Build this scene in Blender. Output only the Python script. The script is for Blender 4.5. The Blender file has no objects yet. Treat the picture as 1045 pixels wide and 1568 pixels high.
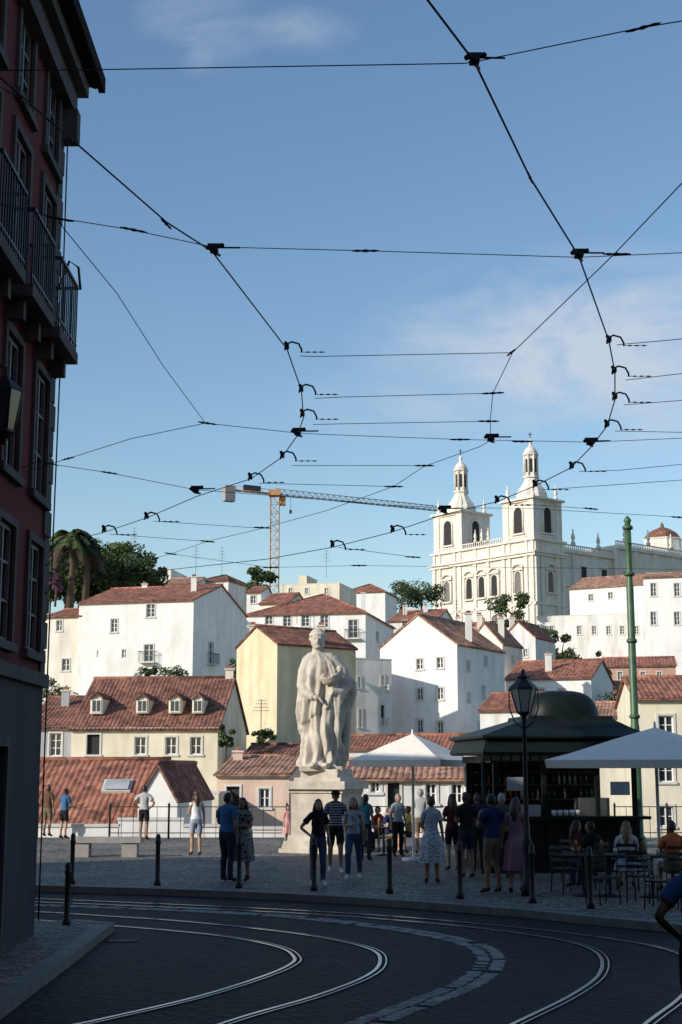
import bpy, bmesh, math, random
from mathutils import Vector, Matrix, noise
random.seed(7)
V=Vector
F=2177.8; TH=math.radians(10.28); CZ=2.26; CX0,CY0=522.5,784.0
ST,CT=math.sin(TH),math.cos(TH)
RZ=-0.12
def kk(px,py):
    u=(px-CX0)/F; v=(CY0-py)/F; den=CT-v*ST
    return u/den,(ST+v*CT)/den
def P(px,py,d):
    a,b=kk(px,py); return V((a*d,d,CZ+b*d))
def G(px,py,z=0.0):
    a,b=kk(px,py); d=(z-CZ)/b; return V((a*d,d,z))
def Z(py,d): return CZ+kk(0,py)[1]*d
scene=bpy.context.scene
COL=scene.collection
# ---------------------------------------------------------------- materials
MC={}
def mat(name,col,rough=.8,var=.18,scale=3.0,bump=.15,bscale=30,metal=0,streak=0.0,kind=None,spec=.5,col2=None):
    if name in MC: return MC[name]
    m=bpy.data.materials.new(name); m.use_nodes=True; nt=m.node_tree; N=nt.nodes; L=nt.links
    b=N['Principled BSDF']; b.inputs['Roughness'].default_value=rough; b.inputs['Metallic'].default_value=metal
    b.inputs['Specular IOR Level'].default_value=spec
    tc=N.new('ShaderNodeTexCoord')
    def noi(sc,det=4,vec=None):
        n=N.new('ShaderNodeTexNoise'); n.inputs['Scale'].default_value=sc; n.inputs['Detail'].default_value=det
        L.new(vec or tc.outputs['Object'],n.inputs['Vector']); return n.outputs['Fac']
    def ramp(f,a,b_,p0=.3,p1=.7):
        r=N.new('ShaderNodeValToRGB'); r.color_ramp.elements[0].position=p0; r.color_ramp.elements[1].position=p1
        r.color_ramp.elements[0].color=(*a,1); r.color_ramp.elements[1].color=(*b_,1); L.new(f,r.inputs[0]); return r.outputs[0]
    def mul(a,b_,f=1.0):
        x=N.new('ShaderNodeMix'); x.data_type='RGBA'; x.blend_type='MULTIPLY'; x.inputs[0].default_value=f
        L.new(a,x.inputs[6]); L.new(b_,x.inputs[7]); return x.outputs[2]
    lo=tuple(c*(1-var) for c in col); hi=tuple(min(1,c*(1+var)) for c in col)
    if col2: hi=col2
    h=None
    if kind=='tile':
        vo=N.new('ShaderNodeTexVoronoi'); vo.inputs['Scale'].default_value=3.6; L.new(tc.outputs['Object'],vo.inputs['Vector'])
        sp=N.new('ShaderNodeSeparateColor'); L.new(vo.outputs['Color'],sp.inputs[0])
        c=ramp(sp.outputs[0],tuple(x*.6 for x in col),tuple(min(1,x*1.35) for x in col),.1,.9)
        c=mul(c,ramp(noi(.9,6),(.5,.48,.46),(1.08,1.05,1.02),.3,.58),.85)
    elif kind=='sett':
        mp=N.new('ShaderNodeMapping'); L.new(tc.outputs['Object'],mp.inputs['Vector']); mp.inputs['Rotation'].default_value=(0,0,.35)
        wn=N.new('ShaderNodeTexNoise'); wn.inputs['Scale'].default_value=1.2; L.new(mp.outputs[0],wn.inputs['Vector'])
        va=N.new('ShaderNodeVectorMath'); va.operation='SCALE'; va.inputs['Scale'].default_value=.12; L.new(wn.outputs['Color'],va.inputs[0])
        vb=N.new('ShaderNodeVectorMath'); vb.operation='ADD'; L.new(mp.outputs[0],vb.inputs[0]); L.new(va.outputs[0],vb.inputs[1])
        br=N.new('ShaderNodeTexBrick'); L.new(vb.outputs[0],br.inputs['Vector']); br.inputs['Scale'].default_value=1.0
        br.inputs['Brick Width'].default_value=.21; br.inputs['Row Height'].default_value=.13; br.inputs['Mortar Size'].default_value=.018
        br.inputs['Mortar Smooth'].default_value=.5
        br.inputs['Color1'].default_value=(*lo,1); br.inputs['Color2'].default_value=(*hi,1); br.inputs['Mortar'].default_value=(*(x*.12 for x in col),1)
        c=mul(br.outputs['Color'],ramp(noi(.5,5),(.5,.5,.55),(1.25,1.2,1.15),.35,.65),.9)
        c=mul(c,ramp(noi(9,3),(.4,.4,.4),(1.4,1.4,1.4)),.9)
        h=br.outputs['Fac']
    elif kind=='cal':
        vo=N.new('ShaderNodeTexVoronoi'); vo.inputs['Scale'].default_value=9; L.new(tc.outputs['Object'],vo.inputs['Vector'])
        sp=N.new('ShaderNodeSeparateColor'); L.new(vo.outputs['Color'],sp.inputs[0])
        ve=N.new('ShaderNodeTexVoronoi'); ve.feature='DISTANCE_TO_EDGE'; ve.inputs['Scale'].default_value=9; L.new(tc.outputs['Object'],ve.inputs['Vector'])
        c=ramp(sp.outputs[0],lo,hi,.1,.9)
        c=mul(c,ramp(ve.outputs['Distance'],(.25,.24,.22),(1,1,1),.02,.12))
        c=mul(c,ramp(noi(.35,6),(.6,.6,.62),(1.15,1.12,1.08),.35,.65),.9)
        h=ve.outputs['Distance']
    else:
        c=ramp(noi(scale,5),lo,hi)
        if streak:
            mp=N.new('ShaderNodeMapping'); L.new(tc.outputs['Object'],mp.inputs['Vector']); mp.inputs['Scale'].default_value=(1,1,.18)
            c=mul(c,ramp(noi(1.4,6,mp.outputs[0]),(.62,.6,.57),(1,1,1),.3,.55),streak)
            c=mul(c,ramp(noi(.35,5),(.8,.79,.77),(1,1,1),.35,.6),streak)
    L.new(c,b.inputs['Base Color'])
    if bump:
        bp=N.new('ShaderNodeBump'); bp.inputs['Strength'].default_value=bump; bp.inputs['Distance'].default_value=.03
        if kind=='sett':
            inv=N.new('ShaderNodeMath'); inv.operation='SUBTRACT'; inv.inputs[0].default_value=1; L.new(h,inv.inputs[1])
            ad=N.new('ShaderNodeMath'); ad.operation='ADD'; L.new(inv.outputs[0],ad.inputs[0]); L.new(noi(7,3),ad.inputs[1]); h=ad.outputs[0]
        L.new(h if h else noi(bscale,4),bp.inputs['Height']); L.new(bp.outputs[0],b.inputs['Normal'])
    MC[name]=m; return m
def wallm(name,c,s=.6): return mat(name,c,.85,.05,1.2,.12,14,streak=s,spec=.25)
M_white=wallm('white_plaster',(.82,.81,.79),.3)
M_white2=wallm('old_white_plaster',(.76,.75,.73),.6)
M_warm=wallm('warm_white_plaster',(.80,.76,.67),.45)
M_cream=wallm('cream_plaster',(.76,.70,.55),.5)
M_yellow=wallm('yellow_plaster',(.72,.63,.43),.55)
M_pink=wallm('peach_plaster',(.70,.53,.43),.5)
M_rose=wallm('rose_plaster',(.55,.34,.27),.5)
M_grey=wallm('grey_plaster',(.42,.44,.47),.6)
M_stone=mat('limestone',(.72,.68,.61),.8,.10,2.0,.2,12,streak=.4)
M_statue=mat('weathered_limestone',(.60,.55,.47),.85,.14,5,.35,25,streak=.7)
M_trim=mat('stone_trim',(.60,.58,.54),.75,.1,3,.1)
M_tile=mat('terracotta_tile',(.31,.13,.085),.85,.3,kind='tile',bump=.2,bscale=20)
M_tile2=mat('old_terracotta_tile',(.21,.095,.068),.9,.3,kind='tile',bump=.2,bscale=20)
M_tile3=mat('pale_terracotta_tile',(.38,.21,.145),.9,.3,kind='tile',bump=.2,bscale=20)
M_glass=mat('window_glass',(.03,.035,.045),.12,.3,1.5,0,spec=.7)
M_dark=mat('dark_interior',(.012,.012,.014),.7,.2,2,0)
M_shade=mat('niche_shade',(.16,.15,.14),.8,.2,2,0)  # flat niche fill, its grey painted as the shade inside
M_frame=mat('window_frame_paint',(.75,.75,.73),.5,.05,4,0)
M_iron=mat('dark_iron',(.018,.019,.021),.5,.2,5,.05,metal=.2)
M_wire=mat('wire_steel',(.015,.016,.02),.6,.2,5,0,metal=.3)
# ---------------------------------------------------------------- mesh builder
class MB:
    def __init__(s): s.v=[];s.f=[];s.m=[];s.s=[];s.mats=[]
    def mi(s,m):
        if m not in s.mats: s.mats.append(m)
        return s.mats.index(m)
    def add(s,vs,fs,m,sm=False):
        o=len(s.v); s.v+= [V(x) for x in vs]; i=s.mi(m)
        for f in fs: s.f.append(tuple(a+o for a in f)); s.m.append(i); s.s.append(sm)
    def quad(s,a,b,c,d,m): s.add([a,b,c,d],[(0,1,2,3)],m)
    def box(s,c,size,m,X=V((1,0,0)),Y=V((0,1,0)),Zv=V((0,0,1)),taper=1.0):
        c=V(c); vs=[]
        for k in (-.5,.5):
            t=taper if k>0 else 1
            for j in (-.5,.5):
                for i in (-.5,.5):
                    vs.append(c+X*(i*size[0]*t)+Y*(j*size[1]*t)+Zv*(k*size[2]))
        s.add(vs,[(0,2,3,1),(4,5,7,6),(0,1,5,4),(2,6,7,3),(0,4,6,2),(1,3,7,5)],m)
    def lathe(s,prof,n,o,m,X=V((1,0,0)),Y=V((0,1,0)),Zv=V((0,0,1)),sm=True,ph=0,rf=None):
        o=V(o); vs=[]
        for r,z in prof:
            for i in range(n):
                a=2*math.pi*i/n+ph; q=r*(rf(i) if rf else 1)
                vs.append(o+X*(q*math.cos(a))+Y*(q*math.sin(a))+Zv*z)
        fs=[]
        for j in range(len(prof)-1):
            for i in range(n):
                k=(i+1)%n; fs.append((j*n+i,j*n+k,(j+1)*n+k,(j+1)*n+i))
        fs.append(tuple(range(n))[::-1]); fs.append(tuple((len(prof)-1)*n+i for i in range(n)))
        s.add(vs,fs,m,sm)
    def tube(s,pts,r,m,n=6,sm=True):
        pts=[V(p) for p in pts]
        if not hasattr(r,'__len__'): r=[r]*len(pts)
        t=(pts[1]-pts[0]).normalized(); a=t.orthogonal().normalized(); vs=[];fs=[]
        for i,p in enumerate(pts):
            tt=(pts[min(i+1,len(pts)-1)]-pts[max(i-1,0)]).normalized()
            a=(a-tt*a.dot(tt)).normalized(); b=tt.cross(a)
            for k in range(n):
                g=2*math.pi*k/n; vs.append(p+(a*math.cos(g)+b*math.sin(g))*r[i])
        for i in range(len(pts)-1):
            for k in range(n):
                q=(k+1)%n; fs.append((i*n+k,i*n+q,(i+1)*n+q,(i+1)*n+k))
        fs.append(tuple(range(n))[::-1]); fs.append(tuple((len(pts)-1)*n+k for k in range(n)))
        s.add(vs,fs,m,sm)
    def sphere(s,c,r,m,n=10,k=7,X=V((1,0,0)),Y=V((0,1,0)),Zv=V((0,0,1))):
        if not hasattr(r,'__len__'): r=(r,r,r)
        vs=[];fs=[];c=V(c)
        for j in range(k+1):
            a=math.pi*j/k
            for i in range(n):
                b=2*math.pi*i/n
                vs.append(c+X*(r[0]*math.sin(a)*math.cos(b))+Y*(r[1]*math.sin(a)*math.sin(b))-Zv*(r[2]*math.cos(a)))
        for j in range(k):
            for i in range(n):
                q=(i+1)%n; fs.append((j*n+i,j*n+q,(j+1)*n+q,(j+1)*n+i))
        s.add(vs,fs,m,True)
    def obj(s,name,parent=None,origin=V((0,0,0))):
        if not s.f: return None
        me=bpy.data.meshes.new(name); me.from_pydata([v-origin for v in s.v],[],s.f)
        for m in s.mats: me.materials.append(m)
        me.polygons.foreach_set('material_index',s.m); me.polygons.foreach_set('use_smooth',s.s); me.update()
        ob=bpy.data.objects.new(name,me); COL.objects.link(ob)
        if parent: ob.parent=parent
        else: ob.location=origin
        return ob
class Group:
    def __init__(s,name,origin): s.name=name; s.o=V(origin); s.p={}
    def __getitem__(s,k):
        if k not in s.p: s.p[k]=MB()
        return s.p[k]
    def done(s):
        e=bpy.data.objects.new(s.name,None); COL.objects.link(e); e.location=s.o; e.empty_display_size=.5
        for k,mb in s.p.items(): mb.obj(k,e,s.o)
        return e
def crom(pts,n=8):
    out=[]; p=[V(x) for x in pts]; p=[p[0]*2-p[1]]+p+[p[-1]*2-p[-2]]
    for i in range(1,len(p)-2):
        for k in range(n):
            t=k/n
            out.append(.5*((2*p[i])+(p[i+1]-p[i-1])*t+(2*p[i-1]-5*p[i]+4*p[i+1]-p[i+2])*t*t+(3*p[i]-p[i-1]-3*p[i+1]+p[i+2])*t**3))
    out.append(p[-2]); return out
# ---------------------------------------------------------------- house kit
UP=V((0,0,1))
def wall(g,O,U,N,w,h,wins,m,part='walls',surr=M_trim,rev=.18,frm=None):
    """rectangular wall with real openings. wins: (uc,vc,w,h,style)"""
    frm=frm or M_frame; ws=[]
    for q in wins:
        a,b,c,d=q[0]-q[2]/2,q[0]+q[2]/2,q[1]-q[3]/2,q[1]+q[3]/2
        if a>.05 and b<w-.05 and c>.02 and d<h-.02 and not any(a<z[1]+.02 and b>z[0]-.02 and c<z[3]+.02 and d>z[2]-.02 for z in ws):
            ws.append((a,b,c,d,q[4] if len(q)>4 else 'w'))
    us=sorted(set([0,w]+[x for q in ws for x in q[:2]])); vs=sorted(set([0,h]+[x for q in ws for x in q[2:4]]))
    mb=g[part]; idx={}; vl=[];fl=[]
    for j,vv in enumerate(vs):
        for i,uu in enumerate(us): idx[i,j]=len(vl); vl.append(O+U*uu+UP*vv)
    for j in range(len(vs)-1):
        for i in range(len(us)-1):
            cu=(us[i]+us[i+1])/2; cv=(vs[j]+vs[j+1])/2
            if any(q[0]<cu<q[1] and q[2]<cv<q[3] for q in ws): continue
            fl.append((idx[i,j],idx[i+1,j],idx[i+1,j+1],idx[i,j+1]))
    mb.add(vl,fl,m)
    for a,b,c,d,st in ws:
        Q=lambda u,v,n: O+U*u+UP*v+N*n
        mb.quad(Q(a,c,0),Q(a,d,0),Q(a,d,-rev),Q(a,c,-rev),m); mb.quad(Q(b,c,0),Q(b,c,-rev),Q(b,d,-rev),Q(b,d,0),m)
        mb.quad(Q(a,d,0),Q(b,d,0),Q(b,d,-rev),Q(a,d,-rev),m); mb.quad(Q(a,c,0),Q(a,c,-rev),Q(b,c,-rev),Q(b,c,0),m)
        g['window_glass'].quad(Q(a,c,-rev+.01),Q(b,c,-rev+.01),Q(b,d,-rev+.01),Q(a,d,-rev+.01),M_dark if st=='d' else M_glass)
        W_,H_=b-a,d-c; fr=g['window_frames']; t=.06
        if st!='d':
            def bar(u,v,su,sv,o=0): fr.box(Q(u,v,-rev+.05+o),(su,.05,sv),frm,U,N)
            bar(a+t/2,(c+d)/2,t,H_); bar(b-t/2,(c+d)/2,t,H_); bar((a+b)/2,c+t/2,W_-2*t,t); bar((a+b)/2,d-t/2,W_-2*t,t)
            bar((a+b)/2,(c+d)/2,.07,H_-2*t,.004)
            for fz in ((.35,.68) if H_>1.1 else (.5,)): bar((a+b)/2,c+H_*fz,W_-2*t,.035,-.004)
        if surr is not None and st!='n':
            s2=g['window_surrounds']; k=.11
            for (u,v,su,sv) in ((a-k/2,(c+d)/2,k,H_),(b+k/2,(c+d)/2,k,H_),((a+b)/2,d+k/2,W_+2*k,k),((a+b)/2,c-k/2,W_+2*k+.1,k)):
                s2.box(Q(u,v,.02),(su,.05 if v>c else .14,sv),surr,U,N)
        if st=='b':
            rl=g['balcony']; rl.box(Q((a+b)/2,c-.1,.3),(W_+.7,.6,.1),M_trim,U,N)
            n=int((W_+.6)/.13)
            for i in range(n+1): rl.box(Q(a-.3+(W_+.6)*i/n,c+.42,.56),(.02,.02,.9),M_iron,U,N)
            rl.box(Q((a+b)/2,c+.88,.56),(W_+.66,.04,.05),M_iron,U,N)
            for sg in (a-.32,b+.32): rl.box(Q(sg,c+.88,.29),(.04,.5,.05),M_iron,U,N); rl.box(Q(sg,c+.42,.29),(.02,.02,.9),M_iron,U,N)
def tile_slope(mb,A,U,Wd,S,Ln,a,b,m,per=.25,amp=.045):
    N=U.cross(S).normalized()
    if N.z<0: N=-N
    n=max(6,min(700,int(Wd/per*5))); rows=max(1,int(Ln/1.2)); vl=[];fl=[]
    for i in range(n+1):
        u=Wd*i/n; vt=1.0
        if a>0: vt=min(vt,u/a)
        if b>0: vt=min(vt,(Wd-u)/b)
        hh=amp*abs(math.sin(math.pi*u/per))
        for j in range(rows+1):
            vl.append(A+U*u+S*(Ln*vt*j/rows)+N*(hh+random.uniform(-.006,.006)+.03*noise.noise(V((u*.5,j*.7,A.x)))))
    for i in range(n):
        for j in range(rows):
            q=i*(rows+1)+j; fl.append((q,q+rows+1,q+rows+2,q+1))
    mb.add(vl,fl,m)
    B=A+U*Wd; C=B-U*b+S*Ln; D=A+U*a+S*Ln; o=N*-.09
    mb.add([A+o,B+o,C+o,D+o,A,B,C,D],[(0,3,2,1),(0,1,5,4),(1,2,6,5),(3,0,4,7)],m)
def chimney(mb,c,m,h=1.0,w=.5):
    mb.box(c+UP*(h/2-.4),(w,w*.7,h+.8),m); mb.box(c+UP*(h+.05),(w+.14,w*.7+.14,.1),M_trim)
    mb.box(c+UP*(h+.2),(w*.7,w*.4,.2),M_tile)
def house(name,D,xc,ye,yb,xl,xr=None,beta=10,roof='gx',rh=1.5,wm=M_white,rm=M_tile,fw=(),sw=(),depth=None,ov=.3,chim=(),per=None,down=8,trim=True,dorm=()):
    be=math.radians(beta); X=V((math.cos(be),-math.sin(be),0)); Y=V((math.sin(be),math.cos(be),0))
    C=P(xc,ye,D); ze=C.z; zb=Z(yb,D)-down
    k=kk(xl,ye)[0]; Lf=(C.x-k*C.y)/(math.cos(be)+k*math.sin(be))
    if xr is not None and depth is None:
        k=kk(xr,ye)[0]; Ls=(k*C.y-C.x)/(math.sin(be)-k*math.cos(be))
    else: Ls=depth or 8
    if per is None: per=.25 if D<110 else .36
    g=Group(name,(C.x,C.y,zb)); C0=V((C.x,C.y,zb)); H_=ze-zb
    Q=lambda x,y,z: C0+X*x+Y*y+UP*z
    def conv(ws,O,U,N):
        out=[]
        for q in ws:
            r=V((kk(q[0],q[1])[0],1,kk(q[0],q[1])[1])); cam=V((0,0,CZ))
            t=(O-cam).dot(N)/r.dot(N); hp=cam+r*t; sc=t/F
            out.append(((hp-O).dot(U),(hp-O).z,q[2]*sc/max(.35,abs(U.x)) ,q[3]*sc,q[4] if len(q)>4 else 'w'))
        return out
    OF=Q(-Lf,0,0); wall(g,OF,X,-Y,Lf,H_,conv(fw,OF,X,-Y),wm)
    OS=Q(0,0,0); wall(g,OS,Y,X,Ls,H_,conv(sw,OS,Y,X),wm)
    w=g['walls']; w.quad(Q(0,Ls,0),Q(-Lf,Ls,0),Q(-Lf,Ls,H_),Q(0,Ls,H_),wm); w.quad(Q(-Lf,Ls,0),Q(-Lf,0,0),Q(-Lf,0,H_),Q(-Lf,Ls,H_),wm)
    R=g['roof']
    if roof=='gx':
        L=Ls/2; sl=math.hypot(L,rh); S=(Y*L+UP*rh)/sl; S2=(-Y*L+UP*rh)/sl; e=ov
        tile_slope(R,Q(-Lf-.15,0,H_)-S*e,X,Lf+.3,S,sl+e,0,0,rm,per); tile_slope(R,Q(.15,Ls,H_)-S2*e,-X,Lf+.3,S2,sl+e,0,0,rm,per)
        w.add([Q(0,0,H_),Q(0,Ls,H_),Q(0,L,H_+rh-.03)],[(0,1,2)],wm); w.add([Q(-Lf,0,H_),Q(-Lf,Ls,H_),Q(-Lf,L,H_+rh-.03)],[(0,2,1)],wm)
        R.tube([Q(-Lf-.15,L,H_+rh+.03),Q(.15,L,H_+rh+.03)],.11,rm)
    elif roof=='gy':
        L=Lf/2; sl=math.hypot(L,rh); S=(X*L+UP*rh)/sl; S2=(-X*L+UP*rh)/sl; e=ov*.6
        tile_slope(R,Q(-Lf,Ls+.1,H_)-S*e,-Y,Ls+.2,S,sl+e,0,0,rm,per); tile_slope(R,Q(0,-.1,H_)-S2*e,Y,Ls+.2,S2,sl+e,0,0,rm,per)
        w.add([Q(-Lf,0,H_),Q(0,0,H_),Q(-L,0,H_+rh-.03)],[(0,1,2)],wm); w.add([Q(-Lf,Ls,H_),Q(0,Ls,H_),Q(-L,Ls,H_+rh-.03)],[(0,2,1)],wm)
        R.tube([Q(-L,-.12,H_+rh+.03),Q(-L,Ls+.1,H_+rh+.03)],.11,rm)
    elif roof=='hip':
        L=Ls/2; ins=min(L,Lf/2-.1); e=ov
        for (A,U,Wd,hw,axis) in ((Q(-Lf,0,H_),X,Lf,L,Y),(Q(0,Ls,H_),-X,Lf,L,-Y)):
            s_=math.hypot(hw,rh); S=(axis*hw+UP*rh)/s_; tile_slope(R,A-S*e-U*e,U,Wd+2*e,S,s_+e,ins+e,ins+e,rm,per)
        for (A,U,axis) in ((Q(0,0,H_),Y,-X),(Q(-Lf,Ls,H_),-Y,X)):
            s_=math.hypot(ins,rh); S=(axis*ins+UP*rh)/s_; tile_slope(R,A-S*e-U*e,U,Ls+2*e,S,s_+e,L+e,L+e,rm,per)
        for a,b in (((0,0),(-ins,L)),((0,Ls),(-ins,L)),((-Lf,0),(-Lf+ins,L)),((-Lf,Ls),(-Lf+ins,L)),((-ins,L),(-Lf+ins,L))):
            za=H_+.03 if a[1]!=L else H_+rh+.03
            R.tube([Q(a[0],a[1],za),Q(b[0],b[1],H_+rh+.04)],.11,rm)
    else:
        R.quad(Q(-Lf,0,H_-.25),Q(0,0,H_-.25),Q(0,Ls,H_-.25),Q(-Lf,Ls,H_-.25),M_tile3)
        for (a,b,c,d) in ((-Lf/2,.08,Lf+.1,.2),(-Lf/2,Ls-.08,Lf+.1,.2)): R.box(Q(a,b,H_+.04),(c,d,.1),M_trim,X,Y)
        for a in (-.08,-Lf+.08): R.box(Q(a,Ls/2,H_+.04),(.2,Ls-.36,.1),M_trim,X,Y)
    if trim and roof in('gx','hip'): g['cornice'].box(Q(-Lf/2,-.06,H_-.13),(Lf+.1,.14,.2),M_trim,X,Y)
    for (a,b,h) in chim: chimney(g['chimney'],Q(-Lf*a,Ls*b,H_+rh*.5),wm,h+rh*.4)
    for q in dorm:
        L=Ls/2; O=Q(0,0,H_); r=V((kk(q[0],q[1])[0],1,kk(q[0],q[1])[1])); cam=V((0,0,CZ)); yoff=.9
        N=-Y; O2=O+Y*yoff; t=(O2-cam).dot(N)/r.dot(N); hp=cam+r*t; u=(hp-O2).dot(X); sc=t/F; ww,hh=q[2]*sc,q[3]*sc
        zz=hp.z; d=g['dormer']; base=O2+X*u; base.z=zz
        d.box(base+Y*.9,(ww,1.8,hh),wm,X,Y); d.box(base-Y*.03,(ww*.8,.04,hh*.84),M_frame,X,Y)
        for sx in(-.18,.18): d.box(base-Y*.06+X*(sx*ww),(ww*.27,.03,hh*.68),M_glass,X,Y)
        for sg in (-1,1):
            pr=X*(-sg)*(ww*.62)+UP*(.35); s_=pr.length
            tile_slope(d,base+X*(sg*ww*.62)+UP*(hh/2)+(Y*-.2 if sg<0 else Y*2.0),Y if sg<0 else -Y,2.2,pr/s_,s_,0,0,rm,.2,.03)
        d.add([base+X*(-ww/2)+UP*hh/2,base+X*(ww/2)+UP*hh/2,base+UP*(hh/2+.3)],[(0,1,2)],wm)
    g.done(); return Q,Lf,Ls,H_
# ---------------------------------------------------------------- ground
def sstep(a,b,x):
    t=max(0,min(1,(x-a)/(b-a))); return t*t*(3-2*t)
def terrain(x,y):
    z=-.3
    if y>49:
        z=-.3-10*sstep(49.5,57,y)+13*sstep(85,130,y)+10*sstep(130,200,y)+13*sstep(205,262,y)
        z-= 28*sstep(500,1500,y)
        if y>60: z+=.4*noise.noise(V((x*.05,y*.05,0)))
    return z
mb=MB(); xs=[-3000,-1200,-500,-250]+[i*10 for i in range(-16,17)]+[250,500,1200,3000]
ys=[-3000,-1000,-300,-100,-50,0,20,40,49]+[50+i for i in range(1,10)]+[60+i*6 for i in range(0,40)]+[320,400,500,700,1000,1500,3000,6000]
M_ground=mat('hill_ground',(.12,.11,.07),.95,.4,.4,.4,3,col2=(.06,.08,.03))
vl=[V((x,y,terrain(x,y))) for y in ys for x in xs]; nx=len(xs)
mb.add(vl,[(j*nx+i,j*nx+i+1,(j+1)*nx+i+1,(j+1)*nx+i) for j in range(len(ys)-1) for i in range(nx-1)],M_ground,True); mb.obj('ground')
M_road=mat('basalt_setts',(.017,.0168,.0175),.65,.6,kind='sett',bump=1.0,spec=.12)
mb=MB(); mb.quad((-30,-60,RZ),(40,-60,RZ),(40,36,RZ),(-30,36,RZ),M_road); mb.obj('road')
M_cal=mat('limestone_cobbles',(.25,.23,.20),.7,.4,kind='cal',bump=.5,spec=.25)
M_kerb=mat('kerb_stone',(.15,.145,.138),.7,.25,3,.2)
kp=[(-420,1350),(-150,1351),(52,1356),(200,1360),(350,1365),(480,1371),(597,1378),(705,1386),(816,1395),(905,1404),(1045,1417),(1250,1440),(1500,1475)]
kerb=crom([G(a,b,0) for a,b in kp],5)
mb=MB(); bm=bmesh.new()
back=[V((30,kerb[-1].y,0)),V((30,49.6,0)),V((-30,49.6,0)),V((-30,kerb[0].y,0))]
inner=[]
for i,k in enumerate(kerb):
    t=(kerb[min(i+1,len(kerb)-1)]-kerb[max(i-1,0)]).normalized(); n=V((-t.y,t.x,0)); inner.append(k+n*.28)
poly=inner+back; vs=[bm.verts.new(p) for p in poly]; es=[bm.edges.new((vs[i],vs[(i+1)%len(vs)])) for i in range(len(vs))]
bmesh.ops.triangle_fill(bm,use_beauty=True,edges=es); bm.verts.index_update()
mb.add([v.co.copy() for v in bm.verts],[tuple(v.index for v in f.verts) for f in bm.faces],M_cal)
mb.quad((-30,49.6,0),(30,49.6,0),(30,49.6,-6),(-30,49.6,-6),M_cream); mb.obj('plaza_pavement'); bm.free()
mb=MB()
for a,b,c,d in zip(kerb,kerb[1:],inner,inner[1:]):
    n=2
    for q in range(n):
        f0=q/n+.004; f1=(q+1)/n-.004; A,B,Cc,Dd=a.lerp(b,f0),a.lerp(b,f1),c.lerp(d,f0),c.lerp(d,f1); h=UP*.006; dn=V((0,0,RZ-.05))
        mb.add([A+h,B+h,Dd+h,Cc+h,A+dn,B+dn],[(0,1,2,3),(4,5,1,0)],M_kerb)
mb.obj('plaza_kerb')
lp=[G(175,1413,0),G(168,1419,0),G(140,1440,0),G(100,1470,0),G(50,1506,0),G(0,1543,0),G(-80,1600,0)]
lp=crom(lp,5); tail=lp[-1]; 
mb=MB(); path=[V((-6.5,22.3,0)),V((-4.4,22.3,0)),G(120,1408,0)]+lp+[V((tail.x,-20,0))]
inn=[]
for i,k in enumerate(path):
    t=(path[min(i+1,len(path)-1)]-path[max(i-1,0)]).normalized(); n=V((t.y,-t.x,0)); inn.append(k+n*.25)
for i in range(len(path)-1):
    a,b,c,d=path[i],path[i+1],inn[i],inn[i+1]; h=UP*.005; dn=V((0,0,RZ-.05))
    mb.add([a+h,b+h,d+h,c+h,a+dn,b+dn],[(0,1,2,3),(0,1,5,4)],M_kerb)
mb.obj('pavement_kerb')
bm=bmesh.new(); pl=inn+[V((-6.5,-20,0))]; vs=[bm.verts.new(p) for p in pl]; es=[bm.edges.new((vs[i],vs[(i+1)%len(vs)])) for i in range(len(vs))]
bmesh.ops.triangle_fill(bm,use_beauty=True,edges=es); bm.verts.index_update(); mb=MB()
mb.add([v.co.copy() for v in bm.verts],[tuple(v.index for v in f.verts) for f in bm.faces],M_cal); mb.obj('pavement'); bm.free()
M_rail=mat('polished_rail_steel',(.6,.6,.61),.25,.1,5,0,metal=.9)
M_groove=mat('rail_groove',(.006,.006,.006),.8,.1,5,0,spec=.1)
def ribbon(mb,pts,w,off,z,m):
    vl=[]
    for i,p in enumerate(pts):
        t=(pts[min(i+1,len(pts)-1)]-pts[max(i-1,0)]).normalized(); n=V((-t.y,t.x,0))
        for s in (off-w/2,off+w/2): q=p+n*s; vl.append(V((q.x,q.y,z)))
    mb.add(vl,[(2*i,2*i+1,2*i+3,2*i+2) for i in range(len(pts)-1)],m)
rails=[[(-250,1680),(20,1592),(150,1563),(300,1528),(400,1497),(444,1478),(450,1466),(425,1451),(350,1436),(260,1426),(175,1419),(90,1412),(-100,1403),(-400,1392)],
[(60,1680),(330,1572),(480,1527),(560,1496),(582,1474),(568,1455),(500,1438),(400,1424),(270,1411),(150,1403),(52,1397),(-150,1390),(-450,1380)],
[(560,1680),(780,1572),(875,1525),(918,1492),(916,1462),(870,1443),(770,1427),(640,1413),(480,1401),(300,1392),(52,1382),(-150,1376),(-450,1369)],
[(860,1680),(985,1572),(1040,1530),(1062,1500),(1050,1468),(1000,1450),(900,1434),(770,1419),(600,1404),(420,1393),(200,1383),(52,1377),(-150,1372),(-450,1365)]]
mb=MB()
for r in rails:
    c=crom([G(a,b,RZ) for a,b in r],10)
    ribbon(mb,c,.17,-.04,RZ+.004,M_groove); ribbon(mb,c,.045,0,RZ+.012,M_rail); ribbon(mb,c,.018,-.08,RZ+.011,M_rail)
mb.obj('tram_rails')
M_line=mat('pale_setts',(.27,.265,.26),.7,.45,6,.3,spec=.2)
mb=MB(); c=crom([G(a,b,RZ) for a,b in [(380,1680),(540,1580),(650,1535),(725,1503),(752,1473),(735,1452),(680,1436),(590,1421),(450,1405),(300,1396),(150,1390),(52,1387),(-200,1381)]],14)
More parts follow.
